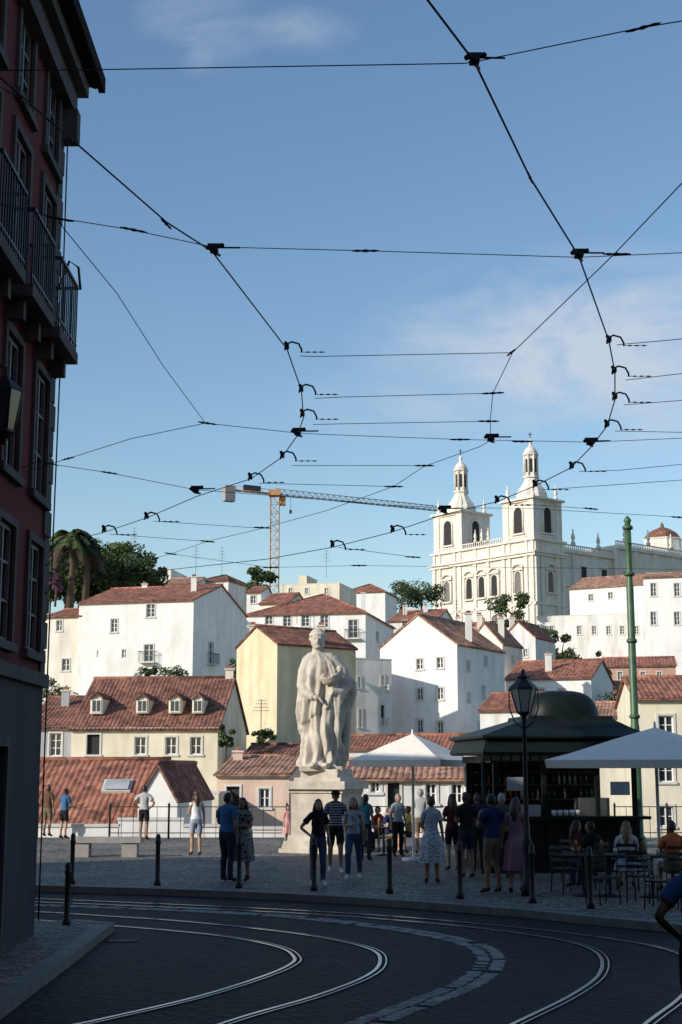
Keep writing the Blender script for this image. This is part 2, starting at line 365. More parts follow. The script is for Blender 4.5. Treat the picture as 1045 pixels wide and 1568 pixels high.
for i in range(len(c)-1):
    a,b=c[i],c[i+1]; L=(b-a).length; n=max(1,round(L/.2)); t=(b-a).normalized(); nn=V((-t.y,t.x,0))
    for k in range(n):
        p=a.lerp(b,(k+.5)/n)
        for s in (-.1,.1):
            if random.random()<.9:
                j=random.uniform(-.015,.015); mb.box(V((p.x,p.y,RZ+.004))+nn*(s+j),(L/n*.82,.16,.02),M_line,t,nn)
mb.obj('tramway_marking')
mb=MB(); g0=G(187,1441,RZ)
for i in range(9): mb.box(g0+V((-.17+i*.045,0,.006)),(.02,.35,.012),M_iron)
mb.box(g0+V((0,0,.002)),(.46,.42,.006),M_groove); mb.obj('drain_grate')
# ---------------------------------------------------------------- left building
M_red=wallm('dark_red_render',(.115,.014,.018),.7); M_lower=wallm('grey_render',(.055,.060,.072),.9); M_trd=mat('shaded_stone_trim',(.085,.082,.082),.85,.2,3,.1,spec=.2)  # trim is a darker stone copy with the facade's shade in its colour
M_frd=mat('shaded_window_paint',(.14,.14,.145),.6,.1,4,0)  # frame paint darkened to carry the shade on this facade
XW=-4.25
g=Group('red_apartment_building',(XW,20.4,0)); L0=46; O=V((XW,20.4-L0,0)); 
cols=[L0-.9-1.75*i for i in range(25)]
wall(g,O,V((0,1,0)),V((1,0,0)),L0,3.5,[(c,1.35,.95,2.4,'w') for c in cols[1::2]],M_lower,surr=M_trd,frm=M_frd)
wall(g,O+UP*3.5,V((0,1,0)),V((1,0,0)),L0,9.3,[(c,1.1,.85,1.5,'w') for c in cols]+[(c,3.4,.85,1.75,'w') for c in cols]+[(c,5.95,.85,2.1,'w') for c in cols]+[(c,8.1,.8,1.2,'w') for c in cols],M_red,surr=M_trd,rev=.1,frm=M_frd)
w=g['walls']
wall(g,V((XW,20.4,0)),V((-1,0,0)),V((0,1,0)),9,12.8,[(2,5,.9,1.5),(5,5,.9,1.5),(2,9,.9,1.5),(5,9,.9,1.5)],M_red,surr=M_trd)
w.quad((XW-9,20.4,0),(XW-9,20.4-L0,0),(XW-9,20.4-L0,12.8),(XW-9,20.4,12.8),M_red); w.quad((XW,20.4-L0,0),(XW-9,20.4-L0,0),(XW-9,20.4-L0,12.8),(XW,20.4-L0,12.8),M_red)
s=g['stone_bands']; s.box((XW+.03,20.4-L0/2,3.5),(.1,L0+.05,.18),M_trd)
s.box((XW+.07,20.4-L0/2,12.35),(.22,L0+.2,.35),M_trd); s.box((XW+.14,20.4-L0/2,12.66),(.38,L0+.4,.26),M_trd)
for i in range(22): s.box((XW+.0,20.2,3.75+i*.4),(.06,.45 if i%2 else .3,.37),M_trd)
s.box((XW+.12,20.3,11.9),(.26,.25,.5),M_trd)
rf=g['roof']; ovh=.42; M_tiled=mat('shaded_tile',(.05,.033,.03),.9,.3,kind='tile',spec=.1)  # tile colour darkened so the eave reads as a shaded silhouette
for i in range(165):
    y=20.75-i*.28; rf.tube([(XW+ovh+.02,y,12.88),(XW-4.4,y,14.6)],.12,M_tiled,6)
rf.quad((XW+ovh,20.75,12.8),(XW+ovh,20.4-L0,12.8),(XW-4.5,20.4-L0,14.55),(XW-4.5,20.75,14.55),M_tiled)
rf.quad((XW-9.5,20.75,12.8),(XW-9.5,20.4-L0,12.8),(XW-4.5,20.4-L0,14.55),(XW-4.5,20.75,14.55),M_tiled)
rf.add([(XW,20.4,12.8),(XW-9,20.4,12.8),(XW-4.5,20.4,14.5)],[(0,1,2)],M_red)
M_eave_shade=mat('shaded_eave_board',(.022,.018,.017),.95,.2,3,.1,spec=.05)  # near-black colour paints the shade along the eave
g['eave_board'].box((XW+ovh+.07,20.85-L0/2,12.86),(.1,L0,.24),M_eave_shade); g['eave_board'].box((XW+.235,20.4-L0/2,12.775),(.5,L0+.6,.03),M_eave_shade)
bl=g['balconies']
for c in cols[:8]:
    y=20.4-L0+c; 
    if y<8: continue
    bl.box((XW+.19,y,8.2),(.38,1.35,.16),M_trd); bl.box((XW+.12,y-.45,8.0),(.24,.14,.26),M_trd); bl.box((XW+.12,y+.45,8.0),(.24,.14,.26),M_trd)
    for i in range(11): bl.box((XW+.35,y-.62+i*.124,8.78),(.018,.018,1.0),M_iron)
    bl.box((XW+.35,y,9.28),(.045,1.3,.04),M_iron); bl.box((XW+.35,y,8.4),(.025,1.3,.03),M_iron)
    for sg in(-.64,.64):
        bl.box((XW+.17,y+sg,9.28),(.34,.04,.04),M_iron)
        for i in range(3): bl.box((XW+.06+i*.1,y+sg,8.78),(.018,.018,1.0),M_iron)
g['scroll_bracket'].tube([(XW+.02,20.3,9.3),(XW+.16,20.4,9.8),(XW+.3,20.4,9.7),(XW+.34,20.4,9.35)],.02,M_iron,6)
pp=g['facade_cable']; pp.tube([(XW+.06,20.43,12.2),(XW+.07,20.44,8),(XW+.05,20.44,4),(XW+.05,20.43,.2)],.012,M_iron)
g.done()
def wall_lantern(o):
    g=Group('wall_lantern',o); m=g['lantern']; o=V(o)
    m.tube([o+V((-.7,0,.55)),o+V((-.3,0,.62)),o+V((0,0,.5)),o+V((0,0,.36))],.02,M_iron)
    m.lathe([(.02,.42),(.06,.36),(.2,.24),(.22,.2)],6,o,M_iron,sm=False); m.lathe([(.2,.2),(.12,-.28),(.05,-.34),(.02,-.42)],6,o,M_glass,sm=False)
    for i in range(6):
        a=math.pi*i/3; m.tube([o+V((.2*math.cos(a),.2*math.sin(a),.2)),o+V((.12*math.cos(a),.12*math.sin(a),-.28))],.012,M_iron,4)
    m.lathe([(.13,-.27),(.13,-.3),(.05,-.38),(.02,-.45)],6,o,M_iron,sm=False); g.done()
wall_lantern(P(8,625,16.6))
def block(name,x0,x1,y0,y1,h,wm):
    g=Group(name,(x0,y0,0))
    for (O,U,N,w) in ((V((x0,y0,-.3)),V((1,0,0)),V((0,-1,0)),x1-x0),(V((x1,y0,-.3)),V((0,1,0)),V((1,0,0)),y1-y0),(V((x1,y1,-.3)),V((-1,0,0)),V((0,1,0)),x1-x0),(V((x0,y1,-.3)),V((0,-1,0)),V((-1,0,0)),y1-y0)):
        ws=[(1.5+2.6*i,2+3*j,1,1.7) for i in range(int((w-1)/2.6)) for j in range(int((h-1.5)/3))]
        wall(g,O,U,N,w,h+.3,ws,wm)
    r=g['roof']; L=(x1-x0)/2+.3; S=V((L,0,1.6)).normalized()
    tile_slope(r,V((x0-.3,y1+.3,h-.05)),V((0,-1,0)),y1-y0+.6,S,math.hypot(L,1.6),0,0,M_tile,.5)
    tile_slope(r,V((x1+.3,y0-.3,h-.05)),V((0,1,0)),y1-y0+.6,V((-L,0,1.6)).normalized(),math.hypot(L,1.6),0,0,M_tile,.5)
    g.done()
M_blk=wallm('ochre_dark_plaster',(.22,.17,.12),.6)
block('unseen_shade_building',-26,-14,16,24.0,11.0,M_blk)  # unseen building, added and sized to cast shade over the plaza
block('unseen_shade_building',8,24,-30,17,15.0,M_blk)  # unseen building, added to cut the skylight on the road
block('unseen_shade_building',-12,7.5,-45,-20,16.0,M_blk)  # unseen building behind the camera, added for the street shadow
# ---------------------------------------------------------------- houses
house('white_house',125,297,917,1042,122,377,15,'gx',2.1,M_white,M_tile,fw=[(175,958,10,20),(231,935,13,20),(190,1001,7,13,'n'),(228,1000,14,26,'b'),(150,1001,3,10,'n')],sw=[(324,935,5,20),(360,940,4,15),(323,1000,7,32,'b')],chim=[(.15,.3,.6),(.7,.5,.5)])
house('white_house',128,124,942,1045,66,None,15,'gx',1.1,M_warm,M_tile,fw=[(91,958,9,16),(101,1018,12,18)],depth=9)
house('cream_house',85,334,1113,1236,110,352,6,'gx',3.2,M_cream,M_tile2,fw=[(143,1140,20,30,'d'),(215,1142,17,26),(262,1142,17,26),(300,1142,17,26),(215,1207,17,26),(300,1207,17,26)],depth=10,dorm=[(148,1081,19,24),(218,1081,19,22),(268,1081,19,22),(303,1081,17,22)],chim=[(.03,.5,.8)])
house('grey_house',88,110,1112,1225,40,None,5,'gx',2.0,M_grey,M_tile2,fw=[(85,1140,18,34)],depth=10,chim=[(.5,.35,.5)])
house('blue_house',84,112,1166,1225,40,None,5,'flat',.3,M_white2,M_tile2,depth=3,fw=[])
house('tiled_cottage',58,222,1260,1290,0,None,4,'gx',2.5,M_white,M_tile,depth=9,down=4)
g=Group('roof_skylight',P(180,1203,60.5)); g['frame'].box(P(180,1205,60.5),(1.2,1.0,.18),M_trim,V((1,0,0)),V((0,.87,.49)),V((0,-.49,.87))); g['glass'].box(P(180,1204,60.45)+V((0,-.05,.09)),(1.0,.8,.02),M_grey,V((1,0,0)),V((0,.87,.49)),V((0,-.49,.87))); g.done()
house('white_gable_house',57,272,1222,1290,212,None,8,'gy',1.35,M_white,M_tile2,depth=6,down=4)
house('peach_house',72,443,1184,1270,333,None,8,'gx',.85,M_pink,M_tile3,fw=[(405,1222,16,28),(357,1224,20,38,'d')],depth=8,down=5,chim=[(.9,.4,.3)])
house('cream_house',70,335,1215,1270,270,None,8,'flat',.3,M_cream,M_tile3,fw=[(300,1235,14,22)],depth=6,down=5)
house('yellow_house',95,425,984,1140,363,545,50,'gy',1.3,M_yellow,M_tile2,fw=[(410,1120,8,9)],sw=[(461,1030,6,36),(461,1092,6,36),(505,1030,6,36)],chim=[(.9,.15,.3),(.1,.6,.2)])
house('white_house',150,560,937,1015,378,603,12,'hip',3.0,M_white,M_tile,fw=[(412,949,11,14),(440,950,12,18),(468,950,12,18),(497,951,12,20),(541,963,14,28,'b')],sw=[(578,975,8,14)],chim=[(.2,.7,.8)])
house('white_house',104,486,1007,1140,440,600,66,'flat',.3,M_white2,M_tile3,sw=[(550,1045,4,16),(586,1042,4,14),(586,1095,5,30,'d'),(552,1100,4,26)])
house('white_gable_house',108,700,985,1135,582,772,30,'gy',2.4,M_white,M_tile3,fw=[(643,1017,9,16),(674,1015,9,16),(674,1062,9,18),(643,1063,9,18),(674,1115,9,20),(643,1112,9,20)],sw=[(717,1020,5,14),(744,1012,5,12),(740,1060,5,18),(718,1068,5,14),(755,1110,5,20),(735,1115,5,18)],chim=[(.1,.4,.4)])
house('white_gable_house',124,770,985,1130,715,800,30,'gy',1.9,M_warm,M_tile3,fw=[(752,1015,6,14),(738,1060,7,18),(758,1090,6,18)],sw=[(785,1010,4,12)],chim=[(.2,.3,.6)])
house('white_gable_house',138,820,975,1110,768,850,28,'gy',1.6,M_white2,M_tile,fw=[(790,995,6,12),(805,1000,6,12)],chim=[(.8,.2,.6)])
house('white_house',118,905,1036,1130,775,None,22,'gx',1.7,M_white,M_tile,fw=[(800,1062,8,16),(830,1062,8,16),(860,1062,8,14)],depth=9,chim=[(.55,.2,.5)])
house('white_house',100,840,1085,1150,735,None,20,'gx',1.3,M_white2,M_tile,fw=[(790,1110,10,16)],depth=8)
house('rose_house',150,1035,1018,1080,925,None,10,'gx',1.1,M_rose,M_tile,fw=[(950,1035,7,12),(985,1035,7,12),(1010,1035,7,12)],depth=8)
house('white_house',142,985,1060,1110,880,None,15,'gx',1.3,M_white2,M_tile,depth=8,fw=[(920,1078,8,12),(950,1078,8,12)],chim=[(.5,.3,.2)])
house('cream_house',96,985,1095,1160,900,None,14,'gx',1.0,M_cream,M_tile3,depth=7,chim=[(.3,.4,.3)],fw=[(960,1115,9,16)])
house('cream_house',68,1110,1067,1262,975,None,5,'gx',1.2,M_cream,M_tile,fw=[(1020,1110,22,28),(1020,1180,22,34),(1075,1110,22,28),(1020,1250,22,30)],depth=9)
house('grey_house',58,735,1190,1290,520,None,6,'gx',.7,M_white2,M_tile3,fw=[(603,1220,18,44,'d'),(575,1205,14,16),(660,1215,16,30),(700,1215,16,30)],depth=5,down=4)
house('tiled_house',80,735,1146,1230,600,None,10,'gx',.8,M_white2,M_tile,depth=6,fw=[(650,1165,10,18)])
house('tiled_house',84,480,1160,1230,370,None,10,'gx',.8,M_white2,M_tile2,depth=6)
house('low_roof_house',90,600,1145,1200,480,None,10,'gx',.8,M_white2,M_tile,depth=6)
house('cream_house',185,520,893,960,430,545,15,'flat',.3,M_cream,M_tile3,depth=9,fw=[(445,905,5,9),(470,905,5,9),(500,905,5,9)])
house('cream_house',188,470,882,930,458,None,15,'flat',.3,M_cream,M_tile3,depth=5)
house('white_house',165,400,906,980,378,None,10,'gx',1.0,M_white,M_tile,depth=7,fw=[(388,918,8,12)])
house('white_house',160,440,922,980,398,None,20,'gx',1.4,M_warm,M_tile,depth=7)
house('white_house',170,668,948,1000,596,None,20,'gx',1.6,M_white2,M_tile,depth=9,fw=[(620,955,7,9)],chim=[(.4,.4,.6),(.8,.3,.6)])
house('white_house',145,740,975,1040,665,None,25,'gx',1.8,M_warm,M_tile3,depth=7,chim=[(.2,.3,.8),(.6,.2,.6)])
house('grey_house',178,300,893,960,250,None,10,'gx',1.2,M_white2,M_tile3,depth=8,fw=[(270,900,6,8)])
house('white_house',182,350,888,960,300,365,20,'hip',1.2,M_white2,M_tile2,depth=8,fw=[(320,898,6,9),(338,898,6,9)])
house('white_house',200,262,872,940,200,None,10,'flat',.3,M_white2,M_tile2,depth=8)
house('white_house',215,590,905,960,525,None,15,'hip',1.6,M_white,M_tile,depth=8)
house('monastery_wing',205,1000,893,960,872,None,30,'gx',2.2,M_white,M_tile3,fw=[(905,915,6,10),(935,912,6,10),(965,910,6,10)],depth=12,per=.5)
house('monastery_wing',188,1010,938,1010,822,None,20,'flat',.3,M_white2,M_tile3,fw=[(x,965,6,13) for x in (845,887,910,932,953,975)],depth=9)
house('monastery_wing',172,1120,879,1010,985,None,16,'gx',1.2,M_white,M_tile3,fw=[(x,y,8,20) for x in (1001,1037,1075) for y in (903,947)],depth=12,per=.5)
mb=MB()
for (x,y,d) in ((300,880,178),(340,880,182),(620,945,170),(700,962,145),(760,955,124),(455,955,150),(880,1035,118),(205,850,200),(500,885,185),(400,1115,84)):
    b=P(x,y,d); h=d*.02; mb.tube([b,b+UP*h],.03,M_iron,4)
    for i in range(4): mb.tube([b+UP*(h*(.6+.12*i))+V((-.5+.08*i,0,0)),b+UP*(h*(.6+.12*i))+V((.5-.08*i,0,0))],.018,M_iron,4)
mb.obj('roof_antennas')
for y in (1055,1106): 
    p=P(587,y,106.5); g=Group('air_conditioner',p); g['unit'].box(p,(.9,.5,.6),M_trim); g['grille'].box(p+V((0,-.26,0)),(.5,.02,.45),M_grey); g.done()
# ---------------------------------------------------------------- church
def church():
    D=260; be=math.radians(50); C=P(820,900,D); X=V((-math.cos(be),math.sin(be),0)); Y=V((math.sin(be),math.cos(be),0))
    z=lambda py: Z(py,D); base=z(985)
    g=Group('monastery_church',(C.x,C.y,base)); Lf=27.1; tw=8.2
    O=V((C.x,C.y,0)); Q=lambda a,b,zz: O+X*a+Y*b+UP*zz
    M=M_stone; W=g['walls']; T=g['cornices']; Dk=g['openings']
    zc=z(848); zb=z(826); zt=z(764)
    def bx(mb,a0,a1,b0,b1,z0,z1,m=M): mb.box(Q((a0+a1)/2,(b0+b1)/2,(z0+z1)/2),(abs(a1-a0),abs(b1-b0),z1-z0),m,X,Y)
    zn=z(832); zn2=z(815)
    bx(W,0,Lf,0,tw,base,zb)
    bx(W,1.2,Lf-1.2,tw,tw+16,base,zn)
    bx(W,.6,Lf-1.2,tw+16,66,base,zn2)
    def corn(z0,h,o,a0=0,a1=Lf,b0=0,b1=tw): bx(T,a0-o,a1+o,b0-o,b1+o,z0,z0+h)
    corn(zc-.2,.5,.5); corn(zc+.3,.35,.8); corn(zb-.05,.4,.45); corn(z(925),.5,.3)
    bx(T,.7,Lf-.6,tw+.6,tw+15.7,zn-.6,zn+.1); bx(T,.1,Lf-.6,tw+15.8,66.4,zn2-.6,zn2+.1); bx(T,.9,Lf-.8,tw+.6,tw+15.7,z(890),z(890)+.4); bx(T,.3,Lf-.8,tw+15.8,66.2,z(888),z(888)+.4)
    for a in (.5,2.0,tw-2.0,tw-.5,tw+3.6,Lf-tw-3.6,Lf-tw+.5,Lf-tw+2,Lf-2,Lf-.5):
        bx(T,a-.4,a+.4,-.3,-.003,base,zc-.25); bx(T,a-.35,a+.35,-.22,-.003,zc+.7,zb-.08)
    for b in (.5,2.0,tw-2,tw-.5): bx(T,-.3,-.003,b-.4,b+.4,base,zc-.25); bx(T,-.22,-.003,b-.35,b+.35,zc+.7,zb-.08)
    for i in range(9):
        b=tw+4+i*6; a1=1.197 if b<tw+16 else .597; bx(T,a1-.4,a1,b-.5,b+.5,base,(zn if b<tw+16 else zn2)-.7)
    def niche(face,u,z0,z1,w,ped=True,dm=M_dark):
        if face=='f': A=lambda uu,zz,n: Q(uu,-n,zz); U,N=X,-Y
        else: A=lambda uu,zz,n: Q(-n,uu,zz); U,N=Y,-X
        n=12; rr=w/2; vs=[A(u-rr,z0,.06),A(u+rr,z0,.06)]+[A(u+rr*math.cos(math.pi*i/n),z1-rr+rr*math.sin(math.pi*i/n),.06) for i in range(n+1)]
        Dk.add(vs,[tuple(range(len(vs)))],dm)
        fr=[A(u-rr-.15,z0,.12)]+[A(u+(rr+.15)*math.cos(math.pi-math.pi*i/n),z1-rr+(rr+.15)*math.sin(math.pi*i/n),.12) for i in range(n+1)]+[A(u+rr+.15,z0,.12)]
        T.tube(fr,.2,M,6)
        T.box(A(u,z0-.15,.25),(w+1.0,.5,.3),M,U,N)
        if ped:
            rr2=w/2+.6
            T.box(A(u,z1+.35,.25),(2*rr2+.2,.5,.28),M,U,N)
            for sg in(-1,1): T.box(A(u+sg*(w/2+.5),(z0+z1)/2,.2),(.3,.4,z1-z0),M,U,N)
            T.tube([A(u+rr2*math.cos(math.pi-math.pi*i/n),z1+.5+.9*math.sin(math.pi*i/n),.3) for i in range(n+1)],.22,M,6)
    for i,u in enumerate((tw/2,tw+2,Lf/2,Lf-tw-2,Lf-tw/2)):
        niche('f',u,z(905),z(872),1.5,dm=M_shade if i in(0,4) else M_dark)
        niche('f',u,z(965),z(935),1.7,False,dm=M_shade)
    niche('s',tw/2,z(905),z(872),1.5,dm=M_shade)
    for i in range(8):
        b=tw+7+i*6; a=1.16 if b<tw+16 else .56
        Dk.box(Q(a,b,z(866)),(.12,1.4,2.4),M_dark,X,Y); T.box(Q(a-.06,b,z(866)+1.4),(.3,2.0,.3),M,X,Y); T.box(Q(a-.06,b,z(866)-1.35),(.3,2.0,.2),M,X,Y)
    def balus(p0,p1):
        L=(p1-p0).length; n=int(L/.55)
        U=(p1-p0).normalized(); S=U.cross(UP)
        for i in range(n+1): T.lathe([(.09,0),(.16,.25),(.08,.55),(.14,.8)],6,p0.lerp(p1,i/n),M)
        T.box((p0+p1)/2+UP*.88,(L+.2,.35,.16),M,U,S)
    balus(Q(tw,.1,zb+.35),Q(Lf-tw,.1,zb+.35)); balus(Q(1.1,tw+.5,zn+.1),Q(1.1,tw+15.5,zn+.1)); balus(Q(.5,tw+16,zn2+.1),Q(.5,66,zn2+.1))
    def pinn(p,s=1.0):
        T.lathe([(.45*s,0),(.45*s,.7*s),(.3*s,.8*s),(.2*s,1.0*s),(.42*s,1.5*s),(.3*s,2.1*s),(.1*s,2.7*s),(.18*s,2.95*s),(.04*s,3.3*s)],8,p,M)
    for i in range(8):
        b=tw+4+i*7.4; pinn(Q(1.1 if b<tw+16 else .5,b,(zn if b<tw+16 else zn2)+.9),1.0)
    for a in (tw+3.6,Lf-tw-3.6,Lf/2): pinn(Q(a,.1,zb+1.2),.8)
    for a0 in (0,Lf-tw):
        bx(W,a0+.35,a0+tw-.35,.35,tw-.35,zb+.3,zt)
        corn(zt-.1,.35,-.1,a0,a0+tw); corn(zt+.25,.4,.35,a0,a0+tw); corn(zb+.9,.3,-.2,a0,a0+tw)
        cx,cy=a0+tw/2,tw/2
        for (da,db) in ((.9,.9),(.9,tw-.9),(tw-.9,.9),(tw-.9,tw-.9)):
            bx(T,a0+da-.75,a0+da+.75,db-.75,db+.75,zb+.3,zt-.1) ; pinn(Q(a0+da,db,zt+.65),.95)
        for U,N,cc in ((X,-Y,Q(cx,.35,0)),(Y,-X,Q(a0+.35,cy,0)),(X,Y,Q(cx,tw-.35,0)),(Y,X,Q(a0+tw-.35,cy,0))):
            rr=1.05; n=12; z0=zb+1.6; z1=zt-1.1
            vs=[cc+U*(-rr)+UP*z0+N*.05,cc+U*rr+UP*z0+N*.05]+[cc+U*(rr*math.cos(math.pi*i/n))+UP*(z1-rr+rr*math.sin(math.pi*i/n))+N*.05 for i in range(n+1)]
            Dk.add(vs,[tuple(range(len(vs)))],M_dark)
            T.tube([cc+U*(-rr-.15)+UP*z0+N*.1]+[cc+U*((rr+.15)*math.cos(math.pi-math.pi*i/n))+UP*(z1-rr+(rr+.15)*math.sin(math.pi*i/n))+N*.1 for i in range(n+1)]+[cc+U*(rr+.15)+UP*z0+N*.1],.2,M,6)
            T.box(cc+UP*(z0-.1)+N*.2,(3.2,.5,.3),M,U,N)
        h=z(728)-zt; c0=Q(cx,cy,zt+.6)
        T.lathe([(3.1,0),(3.2,h*.12),(3.05,h*.3),(2.6,h*.5),(1.95,h*.68),(1.5,h*.85),(1.35,h)],8,c0,M,X,Y,ph=math.pi/8,sm=False)
        c1=c0+UP*h; hl=z(690)-z(728)
        T.lathe([(1.65,0),(1.65,.3),(1.25,.35),(1.25,hl-.4),(1.6,hl-.3),(1.6,hl)],8,c1,M,X,Y,ph=math.pi/8,sm=False)
        for i in range(8):
            a=math.pi/4*i; N=X*math.cos(a)+Y*math.sin(a); U=UP.cross(N); Dk.box(c1+N*1.16+UP*(hl*.5),(.45,.1,hl*.55),M_dark,U,N)
            a+=math.pi/8; N=X*math.cos(a)+Y*math.sin(a); T.tube([c1+N*1.35+UP*.3,c1+N*1.35+UP*(hl-.3)],.15,M,6)
        c2=c1+UP*hl; T.lathe([(1.4,0),(1.25,.6),(.8,1.2),(.45,1.5),(.25,1.9),(.25,2.1),(.4,2.4),(.25,2.7),(.06,2.9),(.05,3.3)],8,c2,M,X,Y)
        T.box(c2+UP*3.7,(.12,.12,1.2),M_iron,X,Y); T.box(c2+UP*3.9,(.7,.12,.12),M_iron,V((1,0,0)))
    c=P(1015,829,300); T.lathe([(4.0,-4),(4.0,0),(4.2,.2),(4.2,.4)],8,c,M,sm=False)
    g['dome_roof'].lathe([(4.1,.4),(3.3,1.6),(2.0,2.4),(.8,2.9),(.4,3.1),(.35,3.6),(.1,4.1)],8,c,M_tile2,sm=False)
    g.done()
church()
# ---------------------------------------------------------------- crane
def crane():
    D=310; b=P(420,925,D); top=Z(757,D); g=Group('tower_crane',b); m=mat('crane_orange',(.46,.23,.08),.5,.1,3,0); k=g['mast']; w=.95
    cs=[(-w,-w),(w,-w),(w,w),(-w,w)]; h=top-b.z; n=int(h/1.9)
    for a in cs: k.tube([b+V((a[0],a[1],-8)),b+V((a[0],a[1],h))],.13,m,4)
    for i in range(n+1):
        z0=h*i/n; z1=h*(i+1)/n
        for q in range(4):
            a,c=cs[q],cs[(q+1)%4]; k.tube([b+V((a[0],a[1],z0)),b+V((c[0],c[1],z0))],.07,m,4)
            if i<n: k.tube([b+V((a[0],a[1],z0)),b+V((c[0],c[1],z1))],.07,m,4)
    j=g['jib']; x0,x1=P(340,768,D),P(742,776,D); z0=top; jm=mat('crane_grey',(.12,.13,.15),.6,.1,3,0)
    r=V((x1.x,x1.y+25,z0)); l=V((x0.x,x0.y-4,z0)); c=V((b.x,b.y,z0)); U=(r-c).normalized()
    L=(r-c).length; n=34; S=U.cross(UP)
    for a in (S*.6,-S*.6): j.tube([c+a,r+a],.1,jm,4)
    j.tube([c+UP*1.3,r+UP*1.0-U*1],.1,jm,4)
    for i in range(n):
        p=c+U*(L*i/n); q=c+U*(L*(i+.5)/n)+UP*1.2; p2=c+U*(L*(i+1)/n)
        for a in (S*.6,-S*.6): j.tube([p+a,q,p2+a],.06,jm,4)
        j.tube([p+S*.6,p-S*.6],.06,jm,4)
    cj=g['counter_jib']; L2=(l-c).length
    for a in (S*.6,-S*.6): cj.tube([c+a,c-U*L2+a],.14,m,4)
    for i in range(8): cj.tube([c-U*(L2*i/8)+S*.6,c-U*(L2*(i+1)/8)-S*.6],.06,m,4); cj.tube([c-U*(L2*i/8)+UP*1,c-U*(L2*i/8)],.06,m,4)
    cj.tube([c+UP*1,c-U*L2+UP*1],.06,m,4); cj.box(c-U*(L2-1.3)+UP*-.9,(2.4,1.6,3.4),mat('concrete',(.3,.3,.3),.9),U,S)
    cj.box(c-U*(L2*.45)+UP*.9,(4.2,.2,1.2),mat('crane_sign',(.04,.04,.05),.6),U,S)
    g['cab'].box(c+U*1.8+UP*-1.3,(1.5,1.5,2.0),m); k.box(c+UP*.2,(2.6,2.6,1.2),m)
    p=c+U*3.9; g['hook'].tube([p,p-UP*3.4],.05,jm,4); g['hook'].box(p-UP*3.6,(.6,.4,.8),jm); g.done()
crane()
# ---------------------------------------------------------------- vegetation
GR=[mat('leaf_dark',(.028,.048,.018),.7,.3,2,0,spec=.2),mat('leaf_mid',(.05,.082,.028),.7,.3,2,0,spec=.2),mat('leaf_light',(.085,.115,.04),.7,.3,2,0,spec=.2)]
M_bark=mat('bark',(.09,.065,.045),.9,.3,6,.5)
def leaf(mb,c,s,m):
    a=V((random.gauss(0,1),random.gauss(0,1),random.gauss(0,1))).normalized(); b=a.orthogonal().normalized(); c2=a.cross(b)
    mb.add([c-b*s*.5,c+c2*s*.28,c+b*s*.5,c-c2*s*.28],[(0,1,2,3)],m)
def tree(name,base,h,rx,rz,n=2500,ls=.35,gr=GR,clumps=22):
    g=Group(name,base); base=V(base); t=g['trunk']; top=base+UP*(h-rz)
    t.tube([base-UP*1,base+V((.1,0,(h-rz)*.5)),top],[h*.035,h*.028,h*.018],M_bark,8); cr=g['crown']; cc=base+UP*(h-rz)
    for i in range(clumps):
        while True:
            d=V((random.uniform(-1,1),random.uniform(-1,1),random.uniform(-.8,1)))
            if d.length<1: break
        d=d.normalized()*random.uniform(.45,1); p=cc+V((d.x*rx,d.y*rx,d.z*rz)); r=random.uniform(.22,.42)*rx
        if i%3==0: t.tube([top-UP*.3,top.lerp(p,.5)+UP*.2,p],[h*.015,h*.01,h*.004],M_bark,5)
        base_m=random.random()
        for k in range(n//clumps):
            q=V((random.gauss(0,1),random.gauss(0,1),random.gauss(0,1))).normalized()*random.uniform(.5,1.05)
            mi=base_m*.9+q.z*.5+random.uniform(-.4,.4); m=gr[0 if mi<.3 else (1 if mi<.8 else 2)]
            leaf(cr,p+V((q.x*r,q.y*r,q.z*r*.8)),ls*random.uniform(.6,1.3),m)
    g.done()
def palm(base,h,fl=3.0,name='palm_tree'):
    g=Group(name,base); base=V(base); g['trunk'].tube([base-UP*2,base+V((.15,0,h*.5)),base+UP*h],[.4,.3,.32],M_bark,8); f=g['fronds']; c=base+UP*h
    for i in range(42):
        a=random.uniform(0,6.28); e=random.uniform(-.5,1.3); d=V((math.cos(a),math.sin(a),0)); pts=[]
        for k in range(7):
            t=k/6; pts.append(c+d*(fl*t*math.cos(e*.8))+UP*(fl*(math.sin(e)*t-.75*t*t)))
        m=GR[random.choice((0,1,1,2))] if e>-.1 else M_bark
        f.tube(pts,[.05,.045,.04,.03,.025,.02,.01],m,4)
        for k in range(1,30):
            t=k/30*6; j=min(5,int(t)); p=pts[j].lerp(pts[j+1],t-j); ax=(pts[j+1]-pts[j]).normalized(); s=ax.cross(UP).normalized()
            for sg in(-1,1): f.add([p,p+ax*.14,p+s*(sg*.6)+ax*.35-UP*.22],[(0,1,2)],m)
    g.done()
def bush(name,px,py,d,w,h,n=900,ls=.25,gr=GR):
    c=P(px,py,d); tree(name,c-UP*h*.5,h,w/2,h*.45,n,ls,gr,12)
for (x,y,d,h,r) in ((72,925,152,7.2,3.0),(150,920,155,7.3,3.8),(188,920,160,6.8,3.6),(222,915,165,4.6,2.4),(122,925,154,6.4,3.6),(45,925,152,7.4,3),(165,925,150,5.0,3.6),(130,925,149,5.0,3.4),(195,920,152,4.6,3.2),(100,930,150,4.6,3.2)):
    b=P(x,y,d); tree('tree',b,h,r,h*.44,4200,.42,clumps=34)
palm(P(108,905,143),5.4,2.9); palm(P(131,902,145),4.4,2.4)
PU=[mat('bougainvillea_a',(.16,.05,.14),.7,.3,2,0),mat('bougainvillea_b',(.22,.08,.19),.7,.3,2,0),GR[1]]
bush('bougainvillea',86,888,141,1.9,3.4,1100,.3,PU)
